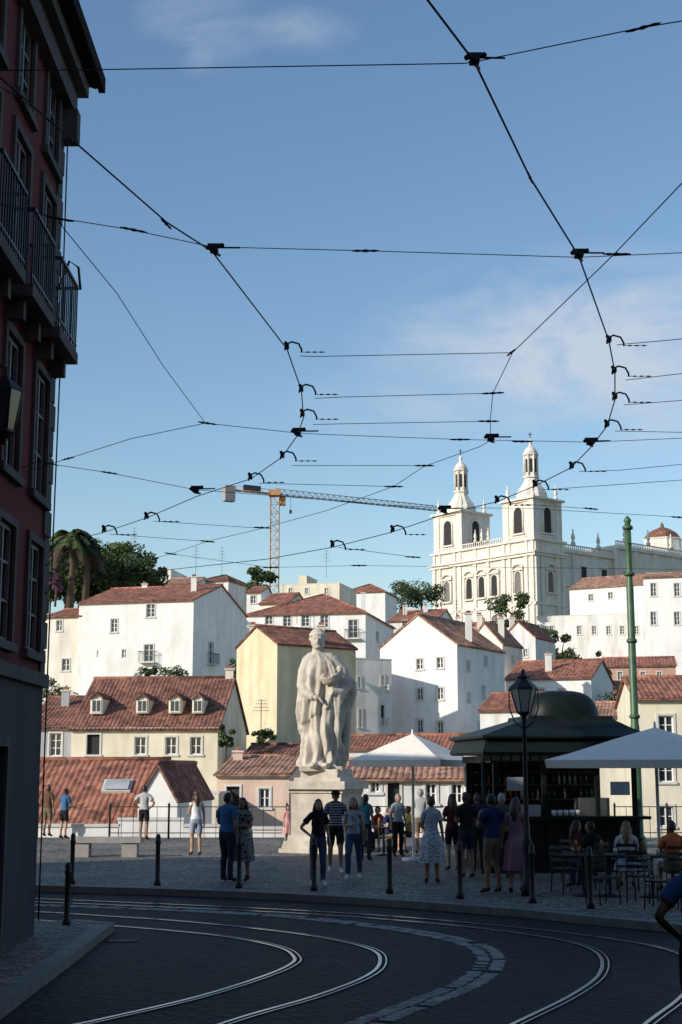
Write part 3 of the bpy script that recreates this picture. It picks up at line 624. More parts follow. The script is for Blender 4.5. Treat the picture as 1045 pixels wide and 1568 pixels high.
for (x,y,d,w,h) in ((392,890,175,4.5,4),(615,912,235,10,4.5),(645,910,240,9,5),(575,915,238,6,3.5),(785,942,192,6,5.5),(842,985,172,5.5,6),(860,1003,166,5,4.5)):
    bush('tree',x,y,d,w,h,2200,.4)
b=P(918,1078,130); tree('cypress_tree',b,5,1.1,2.4,1500,.3,[GR[0],GR[0],GR[1]])
for (x,y,d,w,h) in ((364,1030,110,1.6,4),(355,1075,100,2,3),(260,1030,118,3,1.1),(225,1032,118,2,1.0),(405,1130,86,1.4,1.0),(80,1060,100,3,1.5),(940,1065,120,3.5,2),(345,1130,84,1.2,1.6)):
    bush('bush',x,y,d,w,h,700,.22)
# ---------------------------------------------------------------- statue
def eval_mesh(ob):
    dg=bpy.context.evaluated_depsgraph_get(); me=bpy.data.meshes.new_from_object(ob.evaluated_get(dg)); old=ob.data
    bpy.data.objects.remove(ob); bpy.data.meshes.remove(old); return me
def statue():
    D=41.0; fz=Z(1174,D); x0=P(492,1174,D).x; o=V((x0,D,fz)); Hh=Z(1000,D)-fz
    g=Group('saint_statue',(x0,D,0)); mb=MB(); m=M_statue
    prof=[(0,.58,.42,-.0),(.04,.60,.44,0),(.12,.54,.42,0),(.25,.53,.40,.0),(.38,.55,.42,.02),(.5,.58,.44,.03),(.62,.60,.44,.04),(.74,.58,.42,.04),(.84,.56,.38,.03),(.91,.50,.33,.0),(.955,.38,.27,-.04),(.985,.24,.22,-.08),(1.0,.17,.18,-.08)]
    def ip(t):
        for a,b in zip(prof,prof[1:]):
            if a[0]<=t<=b[0]:
                f=(t-a[0])/(b[0]-a[0]); f=f*f*(3-2*f); return [a[i]*(1-f)+b[i]*f for i in range(4)]
        return prof[-1]
    n,kz=180,120; vl=[]
    for j in range(kz+1):
        t=j/kz; _,rx,ry,cx=ip(t)
        for i in range(n):
            a=2*math.pi*i/n
            fold=.10*math.sin(a*11+3*math.sin(t*5)+t*3)+.065*math.sin(a*19-t*6+2*noise.noise(V((math.cos(a),math.sin(a),t*3)))*3)
            fold*= (1.0-.72*sstep(.6,.95,t)); fold+=.09*noise.noise(V((math.cos(a)*2,math.sin(a)*2,t*5)))
            dg_=t-.40-.13*math.cos(a+.6); step=.11*sstep(0,.02,dg_)-.05*sstep(.05,.3,dg_)
            dg2=t-.68+.12*math.cos(a-.3); step+=.06*sstep(0,.015,dg2)-.05*sstep(.04,.2,dg2)
            kn=.12*math.exp(-((t-.33)/.14)**2)*max(0,math.cos(a+math.pi/2-.5))**2
            r=1+fold*1.3+step*(1-sstep(.85,.95,t))+kn
            vl.append(o+V((cx+rx*r*math.cos(a),ry*r*math.sin(a)-kn,t*Hh)))
    fl=[(j*n+i,j*n+(i+1)%n,(j+1)*n+(i+1)%n,(j+1)*n+i) for j in range(kz) for i in range(n)]+[tuple(range(n))[::-1],tuple(kz*n+i for i in range(n))]
    mb.add(vl,fl,m)
    q=lambda px,py,dy: V((P(px,py,D).x,D+dy,Z(py,D)))
    mb.tube([q(488,1008,0),q(487,998,0),q(487,988,-.03)],[.25,.17,.15],m,12); mb.sphere(q(487,981,-.05),(.20,.24,.31),m,16,12)
    mb.sphere(q(487,972,.0),(.225,.245,.19),m,16,10)
    for i in range(16):
        a=math.pi*2*i/16; mb.sphere(q(487,973,-.02)+V((.2*math.cos(a),.21*math.sin(a),.0 if math.sin(a)<0 else -.1)),.07,m,6,5)
    mb.sphere(q(487,983,-.29),(.032,.06,.07),m,6,5); mb.sphere(q(487,992,-.21),(.1,.07,.05),m,6,5); mb.box(q(487,978,-.27),(.26,.05,.035),m)
    for (a,b) in ((476,1012),(506,1012)): mb.sphere(q(a,b,0),(.25,.24,.2),m,12,8)
    mb.tube([q(487,1003,.02),q(476,1011,0)],[.17,.22],m,10); mb.tube([q(487,1003,.02),q(506,1011,0)],[.17,.22],m,10)
    mb.tube([q(475,1013,0),q(468,1030,-.05),q(465,1050,-.12),q(470,1064,-.3),q(482,1069,-.52)],[.24,.22,.2,.16,.10],m,12)
    mb.tube([q(466,1050,-.05),q(463,1075,-.12),q(465,1100,-.1)],[.18,.15,.03],m,10); mb.tube([q(472,1062,-.32),q(470,1080,-.32),q(474,1100,-.28)],[.12,.1,.02],m,8)
    mb.sphere(q(486,1070,-.58),(.1,.09,.08),m,8,6)
    for i in range(4): mb.tube([q(486+i*1.6,1068+i*2,-.6),q(491+i*1.4,1071+i*2,-.65),q(493+i,1075+i*2,-.6)],[.03,.028,.02],m,6)
    mb.tube([q(507,1013,0),q(522,1030,.0),q(528,1052,-.1),q(519,1063,-.34),q(506,1061,-.52)],[.24,.25,.22,.17,.11],m,12)
    mb.tube([q(527,1036,.05),q(539,1048,.05),q(541,1062,.05),q(536,1085,.05),q(532,1095,.05)],[.17,.16,.12,.08,.03],m,12)
    mb.tube([q(522,1060,.05),q(530,1085,.08),q(531,1120,.1),q(528,1165,.1)],[.22,.18,.13,.12],m,10)
    for i,(a,b) in enumerate(((520,519),(512,516),(503,508))): mb.tube([q(a,1066,-.42),q(b,1090,-.42),q(b-1,1118,-.38)],[.09,.065,.02],m,8)
    hull=[]
    for i in range(13):
        t=i/12; w=.20*math.sin(math.pi*min(1,t*.9+.08)); xx=-.34+.68*t; zz=.10*(2*t-1)**2
        hull+= [V((xx,-w,zz+.1)),V((xx,-w*.5,zz-.06)),V((xx,0,zz-.12)),V((xx,w*.5,zz-.06)),V((xx,w,zz+.1))]
    c=q(512,1042,-.55); rm=Matrix.Rotation(-.45,3,'Y')
    mb.add([c+rm@h for h in hull],[(i*5+k,(i+1)*5+k,(i+1)*5+k+1,i*5+k+1) for i in range(12) for k in range(4)]+[(i*5,i*5+4,(i+1)*5+4,(i+1)*5) for i in range(12)]+[(0,1,2,3,4),(64,63,62,61,60)],m)
    mb.tube([c,c+rm@V((.05,0,.45))],.04,m,6); mb.sphere(c+rm@V((-.24,0,.18)),(.08,.08,.12),m,8,6); mb.sphere(c+rm@V((.27,0,.2)),(.1,.07,.1),m,8,6)
    for (px,s) in ((480,-.52),(500,-.5)): mb.sphere(q(px,1172,s),(.13,.2,.08),m,8,6)
    mb.box(V((x0-.0,D,fz-.06)),(1.2,1.0,.14),m)
    me_ob=mb.obj('tmp'); md=me_ob.modifiers.new('r','REMESH'); md.mode='VOXEL'; md.voxel_size=.022; md.use_smooth_shade=True
    s=me_ob.modifiers.new('s','SMOOTH'); s.iterations=1; s.factor=.5
    me=eval_mesh(me_ob); me.materials.clear(); me.materials.append(m)
    for p in me.polygons: p.use_smooth=True
    e=g.done(); ob=bpy.data.objects.new('figure',me); COL.objects.link(ob); ob.parent=e; ob.location=-V((x0,D,0))
    mb=MB(); rot=math.radians(22); X=V((math.cos(rot),-math.sin(rot),0)); Y=V((math.sin(rot),math.cos(rot),0)); c=V((P(500,1290,41).x,41.1,0))
    def b(w,z0,z1,mm=M_statue,t=1): mb.box(c+UP*(z0+z1)/2,(w,w,z1-z0),mm,X,Y,taper=t)
    zA,zB,zC,zD=Z(1289,41),Z(1207,41),Z(1196,41),Z(1176,41)
    b(2.1,0,.12); b(1.95,.12,zA+.05); b(1.72,zA+.05,zA+.2,t=.94); b(1.52,zA+.2,zB-.12); b(1.62,zB-.12,zB-.02); b(1.85,zB-.02,zC); b(1.4,zC,zC+.1); b(1.12,zC+.1,zD-.03); 
    mb.obj('pedestal',e,V((x0,D,0)))
statue()
# ---------------------------------------------------------------- overhead tram wires
ZW=6.2
def WP(px,py,z=ZW):
    a,b=kk(px,py); d=(z-CZ)/b; return V((a*d,d,z))
g=Group('overhead_tram_wires',(0,15,ZW)); con=g['contact_wires']; sp=g['span_wires']; cl=g['clamps']; ins=g['insulators']; M_ins=mat('insulator',(.02,.018,.016),.4,.2,5,0)
A=[(-700,-340),(0,118),(98,203),(255,340),(325,385),(440,535),(462,598),(465,640),(455,668),(432,700),(385,733),(302,760),(225,793),(160,815),(70,838),(-100,862)]
B=[(520,-240),(655,0),(727,95),(812,272),(887,393),(933,523),(942,570),(942,612),(930,652),(906,684),(875,716),(820,744),(762,768),(680,788),(600,815),(510,838),(410,856),(190,880),(40,893),(-150,910)]
Cc=[(1300,40),(1045,280),(942,388),(785,540),(755,602),(751,645),(752,674),(735,684),(650,714),(603,745),(500,782),(402,809),(318,829),(262,848),(190,868)]
for L,r in ((A,.0065),(B,.007),(Cc,.0045)):
    w=[WP(*p) for p in L]; con.tube(w,r,M_wire,5)
spans=[[(-500,112),(0,108),(130,107),(712,97),(735,93),(985,42),(1045,32),(1300,-20)],[(-600,215),(0,312),(90,334),(197,351),(325,378),(560,384),(887,394),(1045,387),(1400,383)],
[(90,340),(180,450),(250,560),(315,648)],[(315,648),(200,672),(105,702),(40,722)],[(315,648),(455,663),(490,665),(705,673),(905,677),(1045,671),(1300,662)],
[(460,545),(480,546),(525,545),(785,540)],[(482,610),(525,608),(755,602)],[(480,650),(525,649),(751,645)],[(447,713),(650,713)],[(396,740),(603,745)],
[(945,528),(1045,519),(1250,505)],[(958,582),(1045,572),(1250,555)],[(955,620),(1045,613),(1250,603)],[(942,660),(1045,662),(1250,664)],[(887,722),(950,720),(1045,711),(1250,700)],[(832,750),(1045,735),(1250,722)],
[(60,708),(168,724),(300,750),(330,752),(590,773),(680,778),(800,778),(1045,792),(1200,800)],[(-100,770),(60,706)],[(235,798),(402,809)],[(168,818),(318,829)],[(262,848),(415,869),(550,866),(800,869),(1045,872)],[(518,838),(633,853)],[(773,770),(905,779)],[(98,203),(30,150),(-200,20)]]
for s_ in spans:
    w=[WP(*p) for p in s_]; sp.tube(w,.0028+.00009*w[0].y,M_wire,4)
def insu(px,py,dx,dy,L=.16,r=.018):
    p=WP(px,py); q=WP(px+dx,py+dy); u=(q-p).normalized(); k=.6+p.y*.024; L*=k*.8; r*=k*.85
    ins.tube([p-u*L,p-u*L*.6,p-u*L*.3,p,p+u*L*.3,p+u*L*.6,p+u*L],[r*.3,r*.8,r*.55,r,r*.55,r*.8,r*.3],M_ins,6)
for q in ((985,42,30,-8),(92,335,20,4),(945,389,20,0),(318,648,20,3),(105,702,-20,5),(168,724,20,3),(783,540,10,-8),(755,602,20,-1),(748,645,20,0),(650,713,20,0),(603,745,20,0),(402,808,20,1),(318,829,20,2),(262,848,20,3),(705,673,20,0),(800,676,20,0),(560,384,20,0),(415,869,20,0),(550,866,20,0),(633,853,20,1),(205,352,20,4),(80,710,10,3),(255,343,12,12),(812,272,8,18),(1040,792,20,1),(905,779,10,1)): insu(*q)
def hook(px,py,k=1.0):
    p=WP(px,py); k*=(.35+p.y*.055)*.68; m=M_wire
    cl.tube([p+V((-.03,0,-.03))*k,p+V((-.02,0,.05))*k,p+V((.06,.0,.085))*k,p+V((.15,0,.06))*k,p+V((.19,0,-.02))*k,p+V((.19,0,-.06))*k],.0125*k,m,6)
    cl.box(p+V((0,0,.02))*k,(.05*k,.1*k,.05*k),m); cl.sphere(p+V((-.02,0,.07))*k,.025*k,m,8,6)
    cl.tube([p+V((.19,0,-.055))*k,p+V((.5,0,-.055))*k],.004*k,m,4)
    for x in (.27,.36,.45): cl.sphere(p+V((x,0,-.055))*k,(.03*k,.011*k,.011*k),m,6,4)
for q in ((440,533),(462,598),(464,636),(433,700),(384,733),(225,793),(160,813),(933,523),(941,570),(942,610),(930,652),(876,716),(820,744),(762,768),(602,813),(510,836)): hook(*q)
def clamp(px,py):
    p=WP(px,py); k=(.5+p.y*.035)*.72; m=M_wire
    cl.box(p+V((0,0,.03))*k,(.10*k,.14*k,.07*k),m); cl.box(p+V((0,0,.08))*k,(.16*k,.04*k,.04*k),m); cl.tube([p+V((.05,0,.05))*k,p+V((.32,.03,.06))*k],.011*k,m,6); cl.sphere(p+V((-.08,0,.05))*k,.03*k,m,8,6); cl.sphere(p+V((.1,0,.08))*k,.03*k,m,8,6)
    cl.tube([p+V((-.05,-.12,0))*k,p+V((0,0,-.02))*k,p+V((.06,.14,0))*k],.018*k,m,6)
for q in ((328,385),(727,95),(887,393),(456,665),(904,680),(300,753),(680,783),(752,674)): clamp(*q)
g.done()
# ---------------------------------------------------------------- poles
def lathe_obj(name,o,prof,m,n=12,part='post'):
    g=Group(name,o); g[part].lathe(prof,n,V(o),m); g.done()
M_green=mat('green_paint',(.05,.11,.05),.45,.25,6,.05)
d=38.; b=V((P(967,960,d).x,d,0)); top=Z(797,d); g=Group('tram_pole',b); g['post'].lathe([(.2,0),(.2,.5),(.13,.6),(.12,3.4),(.105,3.45),(.10,top-1.8),(.085,top-1.75),(.08,top-.05),(.11,top),(.03,top+.12)],12,b,M_green)
for z in (3.6,5.6,7.4,top-.25): g['rings'].lathe([(.13,0),(.15,.05),(.13,.1)],12,b+UP*z,M_green)
g['bracket'].box(b+V((0,-.14,top-.5)),(.1,.1,.3),M_green); g.done()
for x,y in ((110,1354),(241,1356),(366,1360),(481,1364),(597,1368),(705,1376),(816,1383),(905,1391)):
    b=G(x,y,0); lathe_obj('bollard',b,[(.07,0),(.07,.08),(.048,.11),(.045,.80),(.06,.82),(.06,.86),(.045,.88),(.052,.95),(.03,1.0)],M_iron,10)
b=G(102,1416,0); lathe_obj('bollard',b,[(.065,0),(.065,.06),(.045,.09),(.042,.72),(.055,.74),(.055,.78),(.042,.8),(.05,.85),(.03,.9)],M_iron,10)
def street_lamp(px,py,ytop):
    b=G(px,py,0); d=b.y; g=Group('street_lamp',b); zt=Z(ytop,d); h=zt-.88
    g['post'].lathe([(.13,0),(.13,.25),(.09,.3),(.08,.9),(.1,.95),(.065,1.05),(.045,1.5),(.038,h-.1),(.06,h-.05),(.04,h)],12,b,M_iron)
    c=b+UP*h; L=g['lantern']; L.lathe([(.05,0),(.13,.05),(.14,.08)],6,c,M_iron,sm=False)
    L.lathe([(.12,.08),(.24,.5)],6,c,mat('lamp_glass',(.5,.5,.42),.3,.1,4,0),sm=False)
    L.lathe([(.27,.5),(.27,.53),(.12,.66),(.1,.7),(.13,.72),(.05,.78),(.03,.8),(.04,.83),(.01,.88)],6,c,M_iron,sm=False)
    for i in range(6): a=math.pi*i/3; L.tube([c+V((.13*math.cos(a),.13*math.sin(a),.08)),c+V((.25*math.cos(a),.25*math.sin(a),.5))],.012,M_iron,4)
    for s in(-1,1): L.tube([c+V((0,0,-.25)),c+V((s*.18,0,-.1)),c+V((s*.27,0,.15)),c+V((s*.27,0,.5))],.014,M_iron,5)
    g.done()
street_lamp(809,1372,1024)
g=Group('stone_bench',G(163,1312,0)); b=G(163,1312,0); d=b.y; sc=d/F; M_bench=mat('bench_stone',(.32,.31,.29),.8,.15,4,.2)
g['seat'].box(b+UP*(.44),(105*sc,.55,.14),M_bench)
for s in (-.34,.34): g['support'].box(b+V((s*105*sc,0,.185)),(.4,.45,.37),M_bench)
g.done()
def railing(x0,x1,d,ztop=1.05,name='iron_railing'):
    a=P(x0,1200,d).x; c=P(x1,1200,d).x; g=Group(name,(a,d,0)); r=g['bars']; n=int((c-a)/.38)
    for z in (ztop,.2): r.box(((a+c)/2,d,z),(c-a,.03,.03),M_iron)
    for i in range(n+1): r.box((a+(c-a)*i/n,d,ztop/2),(.018,.018,ztop-.04),M_iron)
    k=max(2,int((c-a)/1.9))
    for i in range(k+1): r.lathe([(.035,0),(.035,ztop+.02),(.05,ztop+.06),(.01,ztop+.14)],8,V((a+(c-a)*i/k,d,0)),M_iron)
    g.done()
railing(170,440,48.4); railing(-60,60,49.2); railing(560,720,48.8); railing(940,1100,48.6)
mb=MB()
for (x0,x1,y0,y1,d) in ((112,182,1266,1300,51),(182,282,1256,1300,54),(282,336,1266,1300,52.5),(388,440,1270,1300,50.5),(-60,112,1266,1300,53)):
    a,b=P(x0,y0,d),P(x1,y0,d); zb=Z(y1,d)-3; mb.box(((a.x+b.x)/2,d,(a.z+zb)/2),(b.x-a.x,.3,a.z-zb),M_white); mb.box(((a.x+b.x)/2,d,a.z+.05),(b.x-a.x+.06,.4,.1),M_trim)
mb.obj('terrace_wall')
# ---------------------------------------------------------------- parasols
M_canvas=mat('cream_canvas',(.84,.79,.70),.85,.05,6,.05,spec=.2)
def parasol(px,py_apex,d,half,drop,rot,name='parasol'):
    c=P(px,py_apex,d); b=V((c.x,d,0)); g=Group(name,b); ht=c.z; rf=lambda i:1.0 if i%2==0 else .725
    cn=g['canopy']; prof=[(half*1.3,ht-drop-.16),(half*1.32,ht-drop),(half*1.0,ht-drop*.78),(half*.5,ht-drop*.37),(.02,ht)]
    vs=[]
    for r,z in prof:
        for i in range(8):
            a=math.pi/4*i+rot; q=r*rf(i); vs.append(V((b.x+q*math.cos(a),b.y+q*math.sin(a),z)))
    cn.add(vs,[(j*8+i,j*8+(i+1)%8,(j+1)*8+(i+1)%8,(j+1)*8+i) for j in range(4) for i in range(8)],M_canvas)
    g['pole'].lathe([(.3,0),(.3,.08),(.05,.1),(.035,.2),(.035,ht-.02),(.02,ht+.12)],10,b,M_frame)
    for i in range(8):
        a=math.pi/4*i+rot; q=half*1.3*rf(i); g['ribs'].tube([V((b.x,b.y,ht-.06)),V((b.x+q*math.cos(a),b.y+q*math.sin(a),ht-drop-.04))],.012,M_frame,4)
    g.done()
parasol(632,1124,36.8,1.32,.66,.35); parasol(1003,1114,29.5,1.85,.66,.25); parasol(712,1142,41,1.1,.4,.6)
# ---------------------------------------------------------------- kiosk
def kiosk():
    c=P(843,1300,34.2); c=V((c.x,34.2,0)); g=Group('refreshment_kiosk',c); rot=math.radians(8); X=V((math.cos(rot),math.sin(rot),0)); Y=V((-math.sin(rot),math.cos(rot),0))
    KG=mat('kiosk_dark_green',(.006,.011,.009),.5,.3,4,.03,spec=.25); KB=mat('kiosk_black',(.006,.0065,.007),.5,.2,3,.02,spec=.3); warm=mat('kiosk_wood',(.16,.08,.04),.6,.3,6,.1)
    Q=lambda x,y,z: c+X*x+Y*y+UP*z; w,d=3.4,2.8
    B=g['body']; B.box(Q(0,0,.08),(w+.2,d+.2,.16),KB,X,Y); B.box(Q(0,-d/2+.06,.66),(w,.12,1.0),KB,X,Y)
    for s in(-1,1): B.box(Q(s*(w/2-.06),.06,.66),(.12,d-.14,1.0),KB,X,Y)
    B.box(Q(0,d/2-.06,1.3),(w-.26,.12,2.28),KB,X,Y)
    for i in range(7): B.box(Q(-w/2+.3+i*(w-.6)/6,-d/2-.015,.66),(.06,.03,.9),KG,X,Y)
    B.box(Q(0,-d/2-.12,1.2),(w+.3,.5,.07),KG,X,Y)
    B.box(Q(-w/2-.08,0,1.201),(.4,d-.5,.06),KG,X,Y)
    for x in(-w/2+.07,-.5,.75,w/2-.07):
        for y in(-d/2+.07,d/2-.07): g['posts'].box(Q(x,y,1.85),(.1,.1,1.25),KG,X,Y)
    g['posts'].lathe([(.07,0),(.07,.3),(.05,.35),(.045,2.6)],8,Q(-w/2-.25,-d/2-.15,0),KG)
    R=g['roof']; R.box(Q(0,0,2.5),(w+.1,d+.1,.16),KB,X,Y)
    def ring(hx,hy,z,ox=0): return [Q(-hx+ox,-hy,z),Q(hx+ox,-hy,z),Q(hx+ox,hy,z),Q(-hx+ox,hy,z)]
    dx=.3
    lv=[ring(1.97,1.7,2.60),ring(2.0,1.74,2.66),ring(1.9,1.62,2.93),ring(2.0,1.74,2.97),ring(2.0,1.74,3.02),ring(1.5,1.3,3.22,.12),ring(1.02,.95,3.42,dx),ring(1.0,.93,3.5,dx)]
    vs=[v for r in lv for v in r]; fs=[(j*4+i,j*4+(i+1)%4,(j+1)*4+(i+1)%4,(j+1)*4+i) for j in range(len(lv)-1) for i in range(4)]+[(3,2,1,0),(28,29,30,31)]
    R.add(vs,fs,KG)
    vs=[];fs=[]
    for j in range(9):
        a=math.pi/2*j/8; rx=.9*math.cos(a)**.6; ry=.8*math.cos(a)**.6; z=3.5+.62*math.sin(a)
        for i in range(24): b=2*math.pi*i/24; vs.append(Q(dx+rx*math.copysign(abs(math.cos(b))**.7,math.cos(b)),ry*math.copysign(abs(math.sin(b))**.7,math.sin(b)),z))
    for j in range(8):
        for i in range(24): fs.append((j*24+i,j*24+(i+1)%24,(j+1)*24+(i+1)%24,(j+1)*24+i))
    R.add(vs,fs,KG,True)
    for i in range(18): g['valance'].box(Q(-1.9+i*.2235,-1.69,2.52),(.18,.02,.12),KB,X,Y)
    I=g['interior']; 
    for z in (1.55,1.9,2.2): I.box(Q(0,d/2-.25,z),(w-.4,.25,.03),warm,X,Y)
    bc=[mat('bottle_green',(.03,.12,.04),.1,.1,3,0),mat('bottle_amber',(.3,.12,.03),.1,.1,3,0),mat('bottle_clear',(.5,.52,.5),.1,.1,3,0),mat('label_red',(.25,.05,.04),.5,.1,3,0)]
    for z in (1.57,1.92):
        for i in range(22):
            if random.random()<.8: I.lathe([(.035,0),(.035,.16),(.013,.2),(.013,.26)],6,Q(-1.45+i*.135,d/2-.3,z),random.choice(bc))
    I.box(Q(.75,-.9,1.43),(.7,.45,.4),mat('steel',(.5,.5,.5),.3,.1,3,0,metal=.9),X,Y); I.box(Q(-.9,-1.2,1.36),(.6,.35,.25),mat('display_case',(.4,.4,.38),.3,.2,5,0),X,Y)
    for i in range(5): I.lathe([(.05,0),(.06,.12),(.03,.13)],8,Q(-.3+i*.14,-1.4,1.24),M_frame)
    g['menu_board'].box(Q(-1.2,-1.5,1.95),(.4,.03,.3),M_grey,X,Y); g['menu_board'].box(Q(1.2,-1.6,1.85),(.45,.03,.3),M_grey,X,Y)
    g.done()
kiosk()
# ---------------------------------------------------------------- furniture
def cafe_chair(o,ang):
    g=Group('cafe_chair',o); R=Matrix.Rotation(ang,3,'Z'); o=V(o); q=lambda x,y,z:o+R@V((x,y,z)); m=g['frame']
    for x in(-.2,.2):
        m.tube([q(x,-.2,0),q(x,-.19,.45)],.013,M_iron,5); m.tube([q(x,.24,0),q(x,.2,.45),q(x*.95,.26,.86)],.013,M_iron,5)
    g['seat'].box(q(0,0,.45),(.42,.42,.03),M_iron,R@V((1,0,0)),R@V((0,1,0)))
    for z in(.62,.72,.84): g['backrest'].box(q(0,.2+(z-.45)*.14,z),(.4,.02,.06),M_iron,R@V((1,0,0)),R@V((0,1,0)))
    g.done()
def cafe_table(o):
    g=Group('cafe_table',o); o=V(o); g['top'].lathe([(.36,.71),(.37,.72),(.37,.74),(.36,.745)],20,o,M_iron); g['base'].lathe([(.24,0),(.24,.02),(.03,.05),(.03,.71)],12,o,M_iron)
    g['glass'].lathe([(.03,.745),(.035,.86)],8,o+V((.1,-.1,0)),mat('bottle_clear',(.5,.5,.5),.1)); g['glass'].lathe([(.03,.745),(.03,.95),(.012,1.0)],8,o+V((-.12,.05,0)),mat('bottle_amber',(.3,.1,.02),.1)); g.done()
# ---------------------------------------------------------------- people
SK={'l':mat('skin_light',(.42,.24,.165),.55,.08,8,0),'m':mat('skin_tan',(.28,.145,.09),.55,.08,8,0),'d':mat('skin_brown',(.10,.05,.032),.55,.08,8,0)}
HR={'b':mat('hair_black',(.012,.01,.009),.5,.3,30,.2),'n':mat('hair_brown',(.06,.03,.016),.5,.3,30,.2),'y':mat('hair_blonde',(.22,.13,.06),.5,.3,30,.2),'g':mat('hair_grey',(.3,.29,.28),.6,.3,30,.2)}
def cloth(name,c,var=.12): return mat('cloth_'+name,c,.9,var,5,.25,18,spec=.2)
M_eye=mat('eye_dark',(.02,.015,.012),.2,.1,3,0); M_lip=mat('lips',(.3,.11,.09),.5,.1,3,0)
def stripe(name,c1,c2,sc=60):
    m=cloth(name,c1); nt=m.node_tree; b=nt.nodes['Principled BSDF']; tc=nt.nodes.new('ShaderNodeTexCoord'); w=nt.nodes.new('ShaderNodeTexWave'); w.bands_direction='Z'; w.inputs['Scale'].default_value=sc/20
    r=nt.nodes.new('ShaderNodeValToRGB'); r.color_ramp.interpolation='CONSTANT'; r.color_ramp.elements[0].color=(*c1,1); r.color_ramp.elements[1].color=(*c2,1); r.color_ramp.elements[1].position=.6
    nt.links.new(tc.outputs['Object'],w.inputs[0]); nt.links.new(w.outputs['Fac'],r.inputs[0]); nt.links.new(r.outputs[0],b.inputs['Base Color']); return m
def pattern(name,c1,c2,sc=18):
    m=cloth(name,c1); nt=m.node_tree; b=nt.nodes['Principled BSDF']; tc=nt.nodes.new('ShaderNodeTexCoord'); w=nt.nodes.new('ShaderNodeTexVoronoi'); w.inputs['Scale'].default_value=sc
    r=nt.nodes.new('ShaderNodeValToRGB'); r.color_ramp.elements[0].color=(*c1,1); r.color_ramp.elements[1].color=(*c2,1); r.color_ramp.elements[0].position=.35; r.color_ramp.elements[1].position=.45
    nt.links.new(tc.outputs['Object'],w.inputs[0]); nt.links.new(w.outputs['Distance'],r.inputs[0]); nt.links.new(r.outputs[0],b.inputs['Base Color']); return m
def person(name,pos,face,h=1.72,top=None,bot=None,style='trousers',sleeve='tee',skin='l',hair='n',hl='short',la='down',ra='down',pose='stand',fem=False,shoe=None,hat=None,lean=0,turn=0,bag=None):
    skm=SK[skin]; hm=HR[hair]; shoe=shoe or cloth('shoe_dark',(.03,.03,.03)); sit=(pose=='sit'); dz=-.47 if sit else 0
    sw=.15 if fem else .178; hp=.088
    J={}; 
    J['pel']=V((0,0,.95+dz)); J['sp']=V((0,-.01,1.10+dz)); J['ch']=V((0,.0,1.27+dz)); J['nb']=V((0,.01,1.44+dz)); J['nk']=V((0,-.01,1.52+dz))
    if lean:
        for k,f in (('sp',.3),('ch',.65),('nb',1),('nk',1.15)): J[k]+=V((0,-lean*f,-lean*f*.3))
    off=J['nb']-V((0,.01,1.44))
    for s,n in((-1,'r'),(1,'l')):
        arm=la if n=='l' else ra
        J['sh'+n]=V((s*sw,.01,1.405))+off
        E,Wr={'down':((.225,.03,1.13),(.235,-.05,.88)),'hip':((.37,.08,1.17),(.19,-.05,1.03)),'up':((.25,-.10,1.17),(.09,-.25,1.38)),'fold':((.23,-.02,1.14),(.0,-.20,1.17)),'fwd':((.22,-.08,1.13),(.17,-.33,1.10)),'head':((.3,-.1,1.3),(.1,-.12,1.55)),'table':((.22,-.14,1.16),(.12,-.36,1.2)),'out':((.3,-.02,1.18),(.4,-.15,1.02))}[arm]
        J['el'+n]=V((s*E[0]+(s*-.02 if fem else 0),E[1],E[2]))+off; J['wr'+n]=V((s*Wr[0],Wr[1],Wr[2]))+off
        dv=(J['wr'+n]-J['el'+n]).normalized(); J['pa'+n]=J['wr'+n]+dv*.085
        J['hi'+n]=J['pel']+V((s*hp,0,-.05))
        if sit:
            J['kn'+n]=J['pel']+V((s*.12,-.43,.02)); J['an'+n]=V((s*.12,J['kn'+n].y+.04,.09)); fl=0
        else:
            st={'stand':0,'stride':.17*s,'strideb':-.17*s,'relax':(.06 if s>0 else 0)}.get(pose,0); fl=.02 if st<0 else 0
            J['kn'+n]=V((s*.10,-st*.75-.02,.50)); J['an'+n]=V((s*.105,-st+.03,.09+fl))
        J['he'+n]=J['an'+n]+V((0,.045,-.05)); J['ba'+n]=J['an'+n]+V((s*.02,-.11,-.052-fl*.7)); J['to'+n]=J['an'+n]+V((s*.03,-.175,-.06-fl))
        J['ca'+n]=J['kn'+n].lerp(J['an'+n],.33)+V((0,.02,0)); J['th'+n]=J['hi'+n].lerp(J['kn'+n],.45)
    names=list(J); idx={n:i for i,n in enumerate(names)}
    Ed=[('pel','sp','torso'),('sp','ch','torso'),('ch','nb','torso'),('nb','nk','neck')]
    for n in 'rl': Ed+=[('nb','sh'+n,'torso'),('sh'+n,'el'+n,'ua'),('el'+n,'wr'+n,'fa'),('wr'+n,'pa'+n,'hand'),('pel','hi'+n,'hip'),('hi'+n,'th'+n,'thigh1'),('th'+n,'kn'+n,'thigh2'),('kn'+n,'ca'+n,'shin'),('ca'+n,'an'+n,'shin'),('an'+n,'he'+n,'foot'),('an'+n,'ba'+n,'foot'),('ba'+n,'to'+n,'foot')]
    f=.9 if fem else 1.0
    RR={'pel':(.14,.11),'sp':(.12*f,.10*f),'ch':(.145*f,.11*f),'nb':(.085,.08),'nk':(.052,.055),'sh':(.06*f,.058*f),'el':(.042*f,.042*f),'wr':(.027,.027),'pa':(.036,.022),'hi':(.092,.092),'th':(.08,.083),'kn':(.056,.058),'ca':(.054,.056),'an':(.036,.038),'he':(.034,.034),'ba':(.04,.034),'to':(.032,.024)}
    me=bpy.data.meshes.new('t'); me.from_pydata([J[n] for n in names],[(idx[a],idx[b]) for a,b,_ in Ed],[]); ob=bpy.data.objects.new('t',me); COL.objects.link(ob)
